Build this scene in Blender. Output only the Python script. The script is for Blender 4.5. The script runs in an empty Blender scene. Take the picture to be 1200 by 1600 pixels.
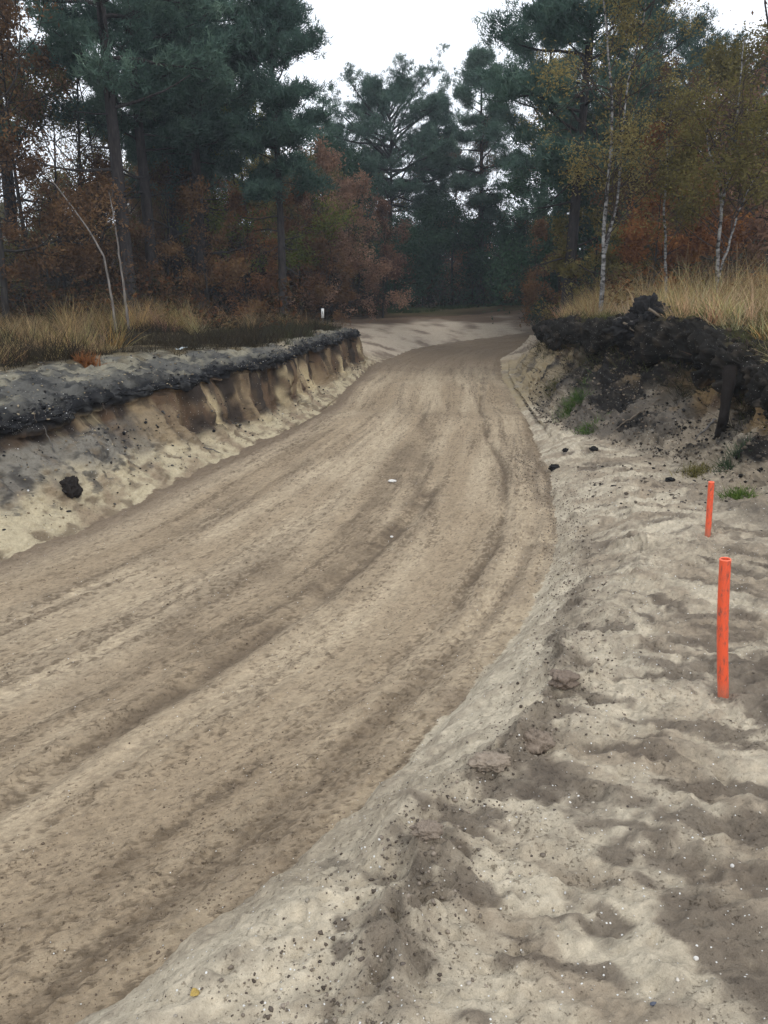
import bpy, math, random
import numpy as np
from mathutils import Vector

S = bpy.context.scene
COL = S.collection
# ------------------------------------------------------------------ camera, world, sun, exposure
H_EYE, PITCH, FPX = 2.6, math.radians(16.0), 1256.0        # FPX: focal length in pixels of the 1200x1600 photo
cam = bpy.data.cameras.new("camera")
camo = bpy.data.objects.new("camera", cam); COL.objects.link(camo)
camo.location = (0, 0, H_EYE); camo.rotation_euler = (math.pi/2 - PITCH, 0, 0)
cam.sensor_fit = 'VERTICAL'; cam.sensor_height = 24.0; cam.lens = 24.0*FPX/1600.0
cam.clip_start = 0.05; cam.clip_end = 3000
S.camera = camo

SUN_EL, SUN_ROT = math.radians(48), math.radians(150)
w = bpy.data.worlds.new("World"); S.world = w; w.use_nodes = True
nt = w.node_tree; nt.nodes.clear()
sky = nt.nodes.new('ShaderNodeTexSky'); sky.sky_type = 'NISHITA'; sky.sun_disc = False
sky.sun_elevation = SUN_EL; sky.sun_rotation = SUN_ROT
sky.air_density = 1.0; sky.dust_density = 3.0; sky.ozone_density = 1.0
hsv = nt.nodes.new('ShaderNodeHueSaturation'); hsv.inputs['Saturation'].default_value = 0.30
mixc = nt.nodes.new('ShaderNodeMix'); mixc.data_type = 'RGBA'; mixc.inputs[0].default_value = 0.75
mixc.inputs[7].default_value = (11.3, 11.9, 12.8, 1)            # even overcast cloud layer over the clear sky
bg = nt.nodes.new('ShaderNodeBackground'); bg.inputs[1].default_value = 0.12
wo = nt.nodes.new('ShaderNodeOutputWorld')
nt.links.new(sky.outputs[0], hsv.inputs['Color']); nt.links.new(hsv.outputs[0], mixc.inputs[6])
nt.links.new(mixc.outputs[2], bg.inputs[0]); nt.links.new(bg.outputs[0], wo.inputs[0])
sun = bpy.data.lights.new("sun", 'SUN'); sun.energy = 0.8; sun.angle = math.radians(22); sun.color = (1.0, 0.95, 0.88)
suno = bpy.data.objects.new("sun", sun); COL.objects.link(suno)
suno.rotation_euler = (math.pi/2 - SUN_EL, 0, math.pi - SUN_ROT)
S.view_settings.view_transform = 'Standard'; S.view_settings.look = 'None'
S.view_settings.exposure = 0.17; S.view_settings.gamma = 1.0
S.cycles.max_bounces = 6; S.cycles.diffuse_bounces = 4; S.cycles.transmission_bounces = 4; S.cycles.transparent_max_bounces = 4

# ------------------------------------------------------------------ helpers: noise
def _hash(ix, iy, iz, seed):
    h = (ix.astype(np.uint32)*np.uint32(374761393) ^ iy.astype(np.uint32)*np.uint32(668265263)
         ^ iz.astype(np.uint32)*np.uint32(2147483647 - 40503*3) ^ np.uint32((seed*974634743 + 12345) & 0xffffffff))
    h = (h ^ (h >> np.uint32(13)))*np.uint32(1274126177)
    h = (h ^ (h >> np.uint32(16)))*np.uint32(2246822519)
    h ^= h >> np.uint32(15)
    return h.astype(np.float32)*np.float32(1/4294967295.0)
def vnoise(x, y, z=None, seed=0):
    x = np.asarray(x, np.float64); y = np.asarray(y, np.float64)
    x0 = np.floor(x).astype(np.int64); y0 = np.floor(y).astype(np.int64)
    fx = (x-x0).astype(np.float32); fy = (y-y0).astype(np.float32)
    fx = fx*fx*fx*(fx*(fx*6-15)+10); fy = fy*fy*fy*(fy*(fy*6-15)+10)
    if z is None:
        zz = np.zeros_like(x0)
        a = _hash(x0, y0, zz, seed); b = _hash(x0+1, y0, zz, seed)
        c = _hash(x0, y0+1, zz, seed); d = _hash(x0+1, y0+1, zz, seed)
        return (a+(b-a)*fx)*(1-fy) + (c+(d-c)*fx)*fy
    z = np.asarray(z, np.float64); z0 = np.floor(z).astype(np.int64); fz = (z-z0).astype(np.float32)
    fz = fz*fz*fz*(fz*(fz*6-15)+10)
    r = []
    for k in (0, 1):
        a = _hash(x0, y0, z0+k, seed); b = _hash(x0+1, y0, z0+k, seed)
        c = _hash(x0, y0+1, z0+k, seed); d = _hash(x0+1, y0+1, z0+k, seed)
        r.append((a+(b-a)*fx)*(1-fy) + (c+(d-c)*fx)*fy)
    return r[0]+(r[1]-r[0])*fz
def fbm(x, y, z=None, oct=4, seed=0, gain=0.5):
    t = 0; a = 1; n = 0
    for o in range(oct):
        k = 2.03**o; off = 17.3*o
        t = t + a*(vnoise(x*k+off, y*k-off, None if z is None else z*k+off, seed+o)*2-1); n += a; a *= gain
    return t/n                                                 # about -1..1
def ridged(x, y, oct=4, seed=0):
    t = 0; a = 1; n = 0
    for o in range(oct):
        k = 2.07**o
        t = t + a*(1-np.abs(vnoise(x*k+9.1*o, y*k-3.3*o, None, seed+o)*2-1)); n += a; a *= 0.5
    return t/n                                                 # 0..1
def sst(a, b, x):
    t = np.clip((np.asarray(x, float)-a)/(b-a), 0, 1); return t*t*(3-2*t)
def lerp(a, b, t): return a+(b-a)*t

# ------------------------------------------------------------------ helpers: meshes
def mesh_np(name, verts, faces, mat=None, parent=None, col=None, smooth=False, loc=None):
    """verts (N,3); faces: (M,k) int array, or a list of such arrays."""
    me = bpy.data.meshes.new(name)
    verts = np.asarray(verts, np.float32)
    fl = faces if isinstance(faces, list) else [faces]
    fl = [np.asarray(f, np.int32) for f in fl if len(f)]
    me.vertices.add(len(verts)); me.vertices.foreach_set('co', verts.ravel())
    loops = np.concatenate([f.ravel() for f in fl]); me.loops.add(len(loops)); me.loops.foreach_set('vertex_index', loops)
    sizes = np.concatenate([np.full(len(f), f.shape[1], np.int32) for f in fl])
    starts = np.concatenate([[0], np.cumsum(sizes)[:-1]]).astype(np.int32)
    me.polygons.add(len(sizes)); me.polygons.foreach_set('loop_start', starts)
    if smooth: me.polygons.foreach_set('use_smooth', np.ones(len(sizes), bool))
    if col is not None:
        at = me.color_attributes.new('col', 'FLOAT_COLOR', 'POINT')
        c = np.ones((len(verts), 4), np.float32); col = np.asarray(col, np.float32)
        if col.ndim == 1: c[:, :3] = col[:, None]
        else: c[:, :3] = col
        at.data.foreach_set('color', c.ravel())
    me.update(calc_edges=True)
    if mat: me.materials.append(mat)
    o = bpy.data.objects.new(name, me); COL.objects.link(o)
    if parent: o.parent = parent
    if loc is not None: o.location = loc
    return o
def tag(o, label=None, cat=None, group=None, kind=None):
    if label: o['label'] = label
    if cat: o['category'] = cat
    if group: o['group'] = group
    if kind: o['kind'] = kind
    return o
def empty(name, loc, label, cat, group=None):
    o = bpy.data.objects.new(name, None); COL.objects.link(o); o.location = loc; o.empty_display_size = 0.2
    return tag(o, label, cat, group)
def tubes(branches, sides=6):
    """branches: list of (pts (n,3), radii (n,)); returns verts, [faces]"""
    V = []; F = []; base = 0
    for b in branches:
        pts, rad = np.asarray(b[0], float), np.asarray(b[1], float); sd = b[2] if len(b) > 2 else sides
        n = len(pts)
        tan = np.gradient(pts, axis=0); tan /= np.linalg.norm(tan, axis=1)[:, None]+1e-9
        ref = np.array([0, 0, 1.0]) if abs(tan[0][2]) < 0.85 else np.array([1.0, 0, 0])
        u = np.cross(tan, ref); u /= np.linalg.norm(u, axis=1)[:, None]+1e-9
        v = np.cross(tan, u)
        a = np.linspace(0, 2*math.pi, sd, endpoint=False)
        ring = pts[:, None]+rad[:, None, None]*(u[:, None]*np.cos(a)[None, :, None]+v[:, None]*np.sin(a)[None, :, None])
        V.append(ring.reshape(-1, 3))
        i = np.arange(n-1)[:, None]*sd; j = np.arange(sd)[None]; jn = (j+1) % sd
        F.append(base+np.stack([i+j, i+jn, i+sd+jn, i+sd+j], -1).reshape(-1, 4))
        base += n*sd
    return np.concatenate(V), np.concatenate(F)
def blades(base, direc, length, width, rng, bend=0.3, seg=2):
    """flat tapering blades (grass, needles): arrays of N; returns verts, faces (quads), index of the blade of each vert"""
    N = len(base); direc = direc/(np.linalg.norm(direc, axis=1)[:, None]+1e-9)
    side = np.cross(direc, rng.normal(size=(N, 3))); side /= np.linalg.norm(side, axis=1)[:, None]+1e-9
    bv = np.cross(direc, side)*bend*length[:, None]
    rows = []
    for k in range(seg+1):
        t = k/seg
        c = base+direc*(length*t)[:, None]+bv*t*t
        wd = (width*(1-0.85*t**1.3))[:, None]*0.5
        rows.append(c-side*wd); rows.append(c+side*wd)
    V = np.stack(rows, 1).reshape(-1, 3); q = 2*(seg+1)
    i = np.arange(N)[:, None]*q
    F = np.concatenate([i+np.array([[2*k, 2*k+1, 2*k+3, 2*k+2]]) for k in range(seg)])
    return V, F, np.repeat(np.arange(N), q)
def leaves(cent, size, rng, flat=0.0):
    """folded lozenge leaves, two triangles-pairs each"""
    N = len(cent)
    a = rng.normal(size=(N, 3)); a[:, 2] *= (1-flat*0.6); a /= np.linalg.norm(a, axis=1)[:, None]
    b = np.cross(a, rng.normal(size=(N, 3))); b /= np.linalg.norm(b, axis=1)[:, None]+1e-9
    c = np.cross(a, b)
    s = size[:, None]
    V = np.stack([cent-a*s, cent+b*s*0.42+c*s*0.18-a*s*0.1, cent+a*s, cent-b*s*0.42+c*s*0.18-a*s*0.1], 1).reshape(-1, 3)
    i = np.arange(N)[:, None]*4
    F = np.concatenate([i+np.array([[0, 1, 2]]), i+np.array([[0, 2, 3]])])
    return V, F, np.repeat(np.arange(N), 4)

# ------------------------------------------------------------------ helpers: materials
def mat(name):
    m = bpy.data.materials.new(name); m.use_nodes = True; n = m.node_tree; n.nodes.clear()
    return m, n, n.nodes.new, n.links.new
def ramp(N, stops):
    r = N('ShaderNodeValToRGB'); e = r.color_ramp.elements
    while len(e) < len(stops): e.new(0.5)
    for q, (p, c) in zip(e, stops): q.position = p; q.color = (*c, 1)
    return r
def noise_tex(N, L, coord, scale, detail=4, rough=0.55, sc3=None):
    t = N('ShaderNodeTexNoise'); t.inputs['Scale'].default_value = scale
    t.inputs['Detail'].default_value = detail; t.inputs['Roughness'].default_value = rough
    if sc3:
        mp = N('ShaderNodeMapping'); mp.inputs['Scale'].default_value = sc3; L(coord, mp.inputs[0]); L(mp.outputs[0], t.inputs['Vector'])
    else: L(coord, t.inputs['Vector'])
    return t.outputs[0]
def mth(N, L, op, a, b=None, c=None):
    m = N('ShaderNodeMath'); m.operation = op
    for k, v in enumerate((a, b, c)):
        if v is None: continue
        if isinstance(v, (int, float)): m.inputs[k].default_value = v
        else: L(v, m.inputs[k])
    return m.outputs[0]
def soil_material():
    m, n, N, L = mat('soil')
    out = N('ShaderNodeOutputMaterial'); p = N('ShaderNodeBsdfPrincipled'); L(p.outputs[0], out.inputs[0])
    p.inputs['Roughness'].default_value = 0.95; p.inputs['Specular IOR Level'].default_value = 0.12
    geo = N('ShaderNodeNewGeometry'); pos = geo.outputs['Position']
    at = N('ShaderNodeAttribute'); at.attribute_name = 'col'
    n1 = noise_tex(N, L, pos, 38, 5, 0.65); n2 = noise_tex(N, L, pos, 210, 3, 0.7); n3 = noise_tex(N, L, pos, 9, 4, 0.6)
    v = mth(N, L, 'MULTIPLY_ADD', n1, 0.75, 0.62)
    v = mth(N, L, 'MULTIPLY', v, mth(N, L, 'MULTIPLY_ADD', n2, 0.55, 0.73))
    v = mth(N, L, 'MULTIPLY', v, mth(N, L, 'MULTIPLY_ADD', n3, 0.36, 0.83))
    mx = N('ShaderNodeMix'); mx.data_type = 'RGBA'; mx.blend_type = 'MULTIPLY'; mx.inputs[0].default_value = 1
    cmb = N('ShaderNodeCombineColor'); [L(v, cmb.inputs[k]) for k in range(3)]
    L(at.outputs[0], mx.inputs[6]); L(cmb.outputs[0], mx.inputs[7])
    # pale quartz grains, their number set by the alpha-like attribute 'grit'
    vo = N('ShaderNodeTexVoronoi'); vo.inputs['Scale'].default_value = 85; L(pos, vo.inputs['Vector'])
    g = N('ShaderNodeAttribute'); g.attribute_name = 'grit'
    sep = N('ShaderNodeSeparateColor'); L(vo.outputs['Color'], sep.inputs[0])
    pick = mth(N, L, 'GREATER_THAN', g.outputs['Fac'], sep.outputs[0])
    dot = mth(N, L, 'LESS_THAN', vo.outputs['Distance'], mth(N, L, 'MULTIPLY_ADD', sep.outputs[1], 0.25, 0.08))
    spk = mth(N, L, 'MULTIPLY', pick, dot)
    # darker crumbs with irregular outlines
    c1 = noise_tex(N, L, pos, 55, 4, 0.75); c2 = noise_tex(N, L, pos, 4.0, 3, 0.6)
    dk = N('ShaderNodeMapRange'); dk.interpolation_type = 'SMOOTHSTEP'; dk.inputs['From Min'].default_value = 0.60; dk.inputs['From Max'].default_value = 0.70
    L(mth(N, L, 'MULTIPLY_ADD', c2, 0.30, mth(N, L, 'SUBTRACT', c1, 0.15)), dk.inputs['Value']); dk = dk.outputs[0]
    m3 = N('ShaderNodeMix'); m3.data_type = 'RGBA'; m3.blend_type = 'MULTIPLY'; L(mth(N, L, 'MULTIPLY', dk, 0.75), m3.inputs[0])
    L(mx.outputs[2], m3.inputs[6]); m3.inputs[7].default_value = (0.50, 0.46, 0.43, 1)
    m2 = N('ShaderNodeMix'); m2.data_type = 'RGBA'; L(spk, m2.inputs[0]); L(m3.outputs[2], m2.inputs[6]); m2.inputs[7].default_value = (0.75, 0.74, 0.70, 1)
    L(m2.outputs[2], p.inputs['Base Color'])
    hsum = mth(N, L, 'ADD', mth(N, L, 'MULTIPLY', n1, 0.016), mth(N, L, 'MULTIPLY', n2, 0.004))
    hsum = mth(N, L, 'ADD', hsum, mth(N, L, 'MULTIPLY', spk, 0.003))
    hsum = mth(N, L, 'ADD', hsum, mth(N, L, 'MULTIPLY', dk, 0.005))
    hsum = mth(N, L, 'ADD', hsum, mth(N, L, 'MULTIPLY', n3, 0.008))
    bp = N('ShaderNodeBump'); bp.inputs['Strength'].default_value = 0.9; bp.inputs['Distance'].default_value = 1.0
    L(hsum, bp.inputs['Height']); L(bp.outputs[0], p.inputs['Normal'])
    return m
def leaf_material(name, stops, transl=0.3, scale=1.2, var=0.5):
    """leaf colours drawn per leaf (attribute) and per branch (noise through the crown)"""
    m, n, N, L = mat(name)
    out = N('ShaderNodeOutputMaterial'); p = N('ShaderNodeBsdfDiffuse'); t = N('ShaderNodeBsdfTranslucent'); ms = N('ShaderNodeMixShader')
    ms.inputs[0].default_value = transl
    at = N('ShaderNodeAttribute'); at.attribute_name = 'col'
    tc = N('ShaderNodeTexCoord'); oi = N('ShaderNodeObjectInfo')
    nz = noise_tex(N, L, tc.outputs['Object'], scale, 3, 0.6)
    f = mth(N, L, 'ADD', mth(N, L, 'MULTIPLY', at.outputs['Fac'], var), mth(N, L, 'MULTIPLY_ADD', nz, 1.5, -0.5))
    f = mth(N, L, 'MULTIPLY_ADD', oi.outputs['Random'], 0.25, mth(N, L, 'MULTIPLY_ADD', f, 0.62, 0.02))
    r = ramp(N, [(a_, tuple(1.95*c_ for c_ in q_)) for a_, q_ in stops]); L(f, r.inputs[0])
    L(r.outputs[0], p.inputs[0]); L(r.outputs[0], t.inputs[0])
    L(p.outputs[0], ms.inputs[1]); L(t.outputs[0], ms.inputs[2]); L(ms.outputs[0], out.inputs[0])
    return m
def attr_material(name, transl=0.25):
    m, n, N, L = mat(name)
    out = N('ShaderNodeOutputMaterial'); p = N('ShaderNodeBsdfDiffuse'); t = N('ShaderNodeBsdfTranslucent'); ms = N('ShaderNodeMixShader')
    ms.inputs[0].default_value = transl; at = N('ShaderNodeAttribute'); at.attribute_name = 'col'
    L(at.outputs[0], p.inputs[0]); L(at.outputs[0], t.inputs[0])
    L(p.outputs[0], ms.inputs[1]); L(t.outputs[0], ms.inputs[2]); L(ms.outputs[0], out.inputs[0])
    return m
def bark_material(name, stops, sc3=(6, 6, 1.2), scale=3.0, bump=0.02, rough=0.9):
    m, n, N, L = mat(name)
    out = N('ShaderNodeOutputMaterial'); p = N('ShaderNodeBsdfPrincipled'); L(p.outputs[0], out.inputs[0])
    p.inputs['Roughness'].default_value = rough; p.inputs['Specular IOR Level'].default_value = 0.2
    tc = N('ShaderNodeTexCoord')
    a = noise_tex(N, L, tc.outputs['Object'], scale, 5, 0.65, sc3)
    r = ramp(N, stops); L(a, r.inputs[0]); L(r.outputs[0], p.inputs['Base Color'])
    bp = N('ShaderNodeBump'); bp.inputs['Distance'].default_value = bump; L(a, bp.inputs['Height']); L(bp.outputs[0], p.inputs['Normal'])
    return m
M = {}
M['soil'] = soil_material()
M['pine_bark'] = bark_material('pine_bark', [(0.3, (0.012, 0.010, 0.010)), (0.55, (0.034, 0.029, 0.028)), (0.8, (0.075, 0.060, 0.052))])
M['bark'] = bark_material('bark', [(0.3, (0.012, 0.010, 0.009)), (0.55, (0.030, 0.026, 0.023)), (0.8, (0.065, 0.055, 0.046))])
M['pale_bark'] = bark_material('pale_bark', [(0.3, (0.07, 0.062, 0.055)), (0.5, (0.16, 0.14, 0.125)), (0.75, (0.27, 0.245, 0.22))])
M['birch_bark'] = bark_material('birch_bark', [(0.42, (0.02, 0.018, 0.016)), (0.50, (0.16, 0.155, 0.15)), (0.60, (0.27, 0.265, 0.255)), (0.8, (0.40, 0.395, 0.385))], (2.2, 2.2, 5.0), 2.4, 0.008)
M['needle'] = leaf_material('needle', [(0.1, (0.018, 0.033, 0.028)), (0.45, (0.038, 0.064, 0.050)), (0.75, (0.074, 0.110, 0.080)), (1.0, (0.12, 0.150, 0.10))], 0.22, 0.9)
M['brown_leaf'] = leaf_material('brown_leaf', [(0.1, (0.030, 0.017, 0.010)), (0.45, (0.075, 0.042, 0.022)), (0.8, (0.13, 0.078, 0.036)), (1.0, (0.17, 0.115, 0.05))], 0.35)
M['olive_leaf'] = leaf_material('olive_leaf', [(0.1, (0.028, 0.024, 0.010)), (0.45, (0.070, 0.060, 0.022)), (0.8, (0.135, 0.115, 0.040)), (1.0, (0.20, 0.17, 0.06))], 0.35)
M['orange_leaf'] = leaf_material('orange_leaf', [(0.1, (0.05, 0.020, 0.010)), (0.45, (0.13, 0.056, 0.022)), (0.8, (0.22, 0.105, 0.034)), (1.0, (0.31, 0.17, 0.06))], 0.4)
M['rust_leaf'] = leaf_material('rust_leaf', [(0.15, (0.026, 0.015, 0.010)), (0.45, (0.088, 0.045, 0.024)), (0.75, (0.19, 0.090, 0.036)), (1.0, (0.30, 0.17, 0.07))], 0.35)
M['pink_leaf'] = leaf_material('pink_leaf', [(0.15, (0.040, 0.022, 0.018)), (0.45, (0.112, 0.067, 0.046)), (0.75, (0.195, 0.122, 0.082)), (1.0, (0.29, 0.20, 0.135))], 0.35)
M['yellow_leaf'] = leaf_material('yellow_leaf', [(0.1, (0.055, 0.044, 0.020)), (0.45, (0.115, 0.095, 0.038)), (0.8, (0.20, 0.165, 0.062)), (1.0, (0.31, 0.26, 0.09))], 0.4)
M['ygreen_leaf'] = leaf_material('ygreen_leaf', [(0.1, (0.028, 0.036, 0.010)), (0.45, (0.075, 0.085, 0.020)), (0.8, (0.145, 0.14, 0.034)), (1.0, (0.22, 0.19, 0.05))], 0.35)
M['dark_leaf'] = leaf_material('dark_leaf', [(0.1, (0.008, 0.018, 0.012)), (0.45, (0.018, 0.036, 0.022)), (0.8, (0.035, 0.062, 0.034)), (1.0, (0.06, 0.09, 0.045))], 0.2)
M['plant'] = attr_material('plant', 0.25)
def plain(name, c, rough=0.8, bump=0.0, var=0.3, scale=12):
    m, n, N, L = mat(name)
    out = N('ShaderNodeOutputMaterial'); p = N('ShaderNodeBsdfPrincipled'); L(p.outputs[0], out.inputs[0]); p.inputs['Roughness'].default_value = rough
    p.inputs['Specular IOR Level'].default_value = 0.25
    tc = N('ShaderNodeTexCoord'); a = noise_tex(N, L, tc.outputs['Object'], scale, 5, 0.65)
    r = ramp(N, [(0.25, tuple(x*(1-var) for x in c)), (0.75, tuple(min(1, x*(1+var)) for x in c))]); L(a, r.inputs[0]); L(r.outputs[0], p.inputs['Base Color'])
    if bump:
        bp = N('ShaderNodeBump'); bp.inputs['Distance'].default_value = bump; L(a, bp.inputs['Height']); L(bp.outputs[0], p.inputs['Normal'])
    return m

# ------------------------------------------------------------------ terrain
def unproj(u, v, z=0.0):
    yi = (v-800)/FPX; fwd = math.cos(PITCH)-yi*math.sin(PITCH); dn = math.sin(PITCH)+yi*math.cos(PITCH)
    t = (H_EYE-z)/dn
    return ((u-600)/FPX*t, fwd*t)
def interp(Y, tab):
    t = np.asarray(tab, float); return np.interp(Y, t[:, 0], t[:, 1])
ys = [-5.0]
while ys[-1] < 420:
    y = ys[-1]
    d = 0.06 if y < 0.7 else max(0.0085, 0.0036*y)
    if y > 30: d = max(d, 0.006*y)
    if y > 60: d = 0.06*y
    ys.append(y+d)
ys = np.array(ys); NR = len(ys)
def smooth1(tab):                                             # rails as smoothed polylines
    f = np.linspace(-6, 425, 43101); v = interp(f, tab)
    k = np.hanning(161); k /= k.sum()
    vp = np.pad(v, 80, mode='edge'); return np.interp(ys, f, np.convolve(vp, k, 'valid'))
L0 = smooth1([(-5, -11.8), (1, -7.8), (3, -6.3), (5, -5.0), (7.26, -3.75), (9.05, -3.1), (11, -2.7), (13.3, -2.1), (15, -1.5), (18, -1.15), (20, -.95), (26, -.4), (29, .3), (32.5, 1.1), (36, 2.8), (39, 5), (41, 7.5), (43, 12), (45, 22), (47, 45), (52, 60), (425, 90)])
R0 = smooth1([(-5, -6.2), (1, -2.0), (2.33, -.97), (2.69, -.71), (3.01, -.47), (3.54, -.06), (4.53, .44), (5.8, 1.12), (7.87, 1.78), (11, 2.34), (15.9, 2.8), (22.7, 3.3), (28.6, 4.1), (32.5, 5.3), (36, 8.2), (38, 12), (40, 20), (42, 42), (45, 60), (52, 66), (425, 96)])
clf = 1-sst(25.5, 29.5, ys)                                     # 1: cut bank on the left, 0: smooth sand ramp
talus = 1-sst(10, 13, ys)                                       # near part mostly buried in talus
def seg(near, far, ramp_): return lerp(lerp(far, near, talus), 0, 0)*clf + ramp_*(1-clf)
# left profile: offset from track edge, height
shelf = smooth1([(-5, 2.4), (9, 2.2), (11, 1.9), (13.8, 1.2), (16, .35), (20, .25), (425, .25)])
lipz = smooth1([(-5, 1.15), (8, 1.16), (12, 1.22), (16, 1.27), (20, 1.25), (24, 1.2), (27, 1.1), (425, 1.0)])
P = [None]*11
P[10] = (0*ys, 0*ys)
P[9] = (seg(.42, .26, 1.0), seg(.26, .15, .30))
P[8] = (seg(.80, .46, 2.0), seg(.70, .36, .50))
P[7] = (seg(1.00, .66, 2.8), seg(.93, 1.02, .66)*np.where(clf > .5, lipz/1.2, 1))
P[6] = (seg(.93, .60, 3.3), lipz*clf*.905+.72*(1-clf))
P[5] = (seg(.94, .60, 3.8), lipz*clf*.94+.78*(1-clf))
P[4] = (seg(1.12, .76, 4.4), lipz*clf*1.0+.83*(1-clf))
P[3] = (P[4][0]+shelf*clf+2*(1-clf), (lipz+.02+.12*np.clip(shelf, 0, 2))*clf+.9*(1-clf))
P[2] = (P[3][0]+6, P[3][1]*0+1.38*clf+.98*(1-clf))
P[1] = (80+L0, 0*ys+1.2); P[0] = (400+L0, 0*ys+1.2)
shr = 1-.45*sst(18, 24, ys)*clf
keyX = [L0-P[k][0]*(shr if 3 < k < 10 else 1) for k in range(11)]; keyZ = [P[k][1] for k in range(11)]
# right profile (absolute X)
hump = smooth1([(-5, .95), (1, .95), (3, .86), (5, .72), (7, .62), (9, .50), (11, .38), (13, .26), (16, .14), (425, .12)])
toeX = np.maximum(smooth1([(-5, 4.8), (3, 4.3), (7, 3.75), (9, 3.95), (10.8, 3.75), (12, 3.45), (13.5, 3.15), (15, 3.08), (18, 3.3), (20.7, 3.5), (23, 3.75), (26, 4.3), (29, 5.1), (425, 5)]), R0+.3)
lipX = np.maximum(smooth1([(-5, 6.0), (3, 5.4), (7, 4.75), (9, 4.5), (10.5, 4.72), (12.4, 4.75), (13.3, 4.45), (14.1, 4.1), (16, 4.0), (20.7, 4.1), (23, 4.5), (26, 5.4), (29, 6.8), (425, 7)]), toeX+.45)
lipZ = smooth1([(-5, 1.5), (7, 1.45), (9, 1.5), (10.5, 1.72), (12.4, 1.96), (13.3, 2.05), (14.1, 2.0), (16, 1.82), (20.7, 1.58), (23, 1.42), (29, 1.3), (45, 1.0), (425, 1.0)])
clr = 1-sst(25, 30, ys)
dd = lipX-toeX
thk = sst(14.6, 13.0, ys)
q = [(R0, 0*ys), (R0+.22, hump*.30), (np.minimum(R0+.85, R0+.5*(toeX-R0)), hump*.72), (toeX, hump), (lipX-dd*(.22-.06*thk), hump+(lipZ-hump)*((.52-.12*thk)*clr+.8*(1-clr))),
     (lipX+(.02+.08*thk)*clr, hump+(lipZ-hump)*((.72-.10*thk)*clr+.88*(1-clr))), (lipX-.18*clr, hump+(lipZ-hump)*((.78-.10*thk)*clr+.9*(1-clr))), (lipX-.18*clr, hump+(lipZ-hump)*.92), (lipX, lipZ),
     (lipX+2.2, lipZ*.55+.62+.25*clr), (np.maximum(80, lipX+30), 0*ys+1.5), (np.maximum(400, lipX+60), 0*ys+1.3)]
keyX += [a for a, _ in q]; keyZ += [b for _, b in q]
KX = np.stack(keyX, 1); KZ = np.stack(keyZ, 1)                   # NR x 23
subs = [6, 30, 60, 100, 24, 16, 14, 56, 56, 36, 430, 44, 100, 380, 84, 44, 18, 18, 18, 50, 30, 6]
kk = np.concatenate([np.arange(s)/s+i for i, s in enumerate(subs)]+[[22.0]]); NC = len(kk)
ki = np.minimum(kk.astype(int), 21); kf = kk-ki
kf = np.where(ki == 13, kf**1.35, kf); kf = np.where(ki == 1, 1-(1-kf)**2.2, kf); kf = np.where(ki == 20, kf**2.2, kf)
GX = KX[:, ki]*(1-kf)+KX[:, ki+1]*kf; GZ = KZ[:, ki]*(1-kf)+KZ[:, ki+1]*kf
for _ in range(5):
    for G in (GX, GZ):
        G[:, 1:-1] = np.where(((kk[1:-1] > 2.3) & (kk[1:-1] < 19.9))[None], .25*G[:, :-2]+.5*G[:, 1:-1]+.25*G[:, 2:], G[:, 1:-1])
GY = np.repeat(ys[:, None], NC, 1); K = np.repeat(kk[None], NR, 0)
def bump_k(a, b, s=.3): return sst(a-s, a+s, K)*(1-sst(b-s, b+s, K))
lo = fbm(GX*.35, GY*.35, None, 3, 11)
hum = sst(36, 46, GY)*(1-sst(60, 90, GY)); GZ = GZ+hum*sst(1.5, 10, GX)*.42*(1-sst(60, 90, GX))+hum*.16*fbm(GX*.45, GY*.45, None, 3, 15)
# ---- big lateral scallops of both cut banks
near_edge = bump_k(3.6, 9.3, .4)*clf[:, None]
sc = fbm(GY*.75, GZ*.5+7, None, 5, 21)*.30+fbm(GY*2.6, GZ*.6, None, 3, 31)*.07
GX = GX+near_edge*sc*lerp(1, .6, talus)[:, None]
rb = bump_k(14.3, 19.3, .4)*clr[:, None]
sc2 = fbm(GY*.9+40, GZ*.5, None, 4, 41)*.26+fbm(GY*3.0, GZ*.8, None, 3, 51)*.10
GX = GX+rb*sc2
# ---- displacement along the surface normal
Pn = np.stack([GX, GY, GZ], -1)
du = np.gradient(Pn, axis=1); dv = np.gradient(Pn, axis=0)
NN = np.cross(du, dv); NN /= np.linalg.norm(NN, axis=2)[..., None]+1e-9
NN *= np.where(NN[..., 2:3] < -.2, -1, 1)*1.0
fade = (1-sst(30, 70, ys))[:, None]
heath = (1-sst(3.2, 3.6, K))+sst(19.2, 19.6, K)
trk = bump_k(10, 11, .06)
mound = bump_k(11.1, 14.4, .25)
cliffL = bump_k(6.3, 8.9, .35)*clf[:, None]; lipL = bump_k(3.9, 6.5, .3)*clf[:, None]; talL = bump_k(7.8, 10.0, .15)
cliffR = bump_k(13.9, 17, .4); lipR = bump_k(16.2, 19.4, .3)
disp = heath*(fbm(GX*.5, GY*.5, None, 4, 61)*.10+fbm(GX*3, GY*3, None, 3, 62)*.03)*fade
shelfm = bump_k(3.1, 4.1, .3)
disp += shelfm*(fbm(GX*2.2, GY*2.2, None, 4, 63)*.07+(ridged(GX*5, GY*5, 5, 64)-.6)*.13+fbm(GX*16, GY*16, None, 3, 65)*.035)
gul = ridged(GY*2.2, GZ*.35, 3, 71)
disp += cliffL*(-(gul-.55)*.30*(1-.6*talus[:, None])+fbm(GX*5, GY*5, GZ*3.5, 4, 72)*.05)
disp += lipL*(fbm(GX*2.0, GY*2.0, GZ*2.0, 5, 73)*.14+(ridged(GX*5+GZ*5, GY*5, 5, 74)-.6)*.19+fbm(GX*18, GY*18, GZ*18, 3, 78)*.045)
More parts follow.
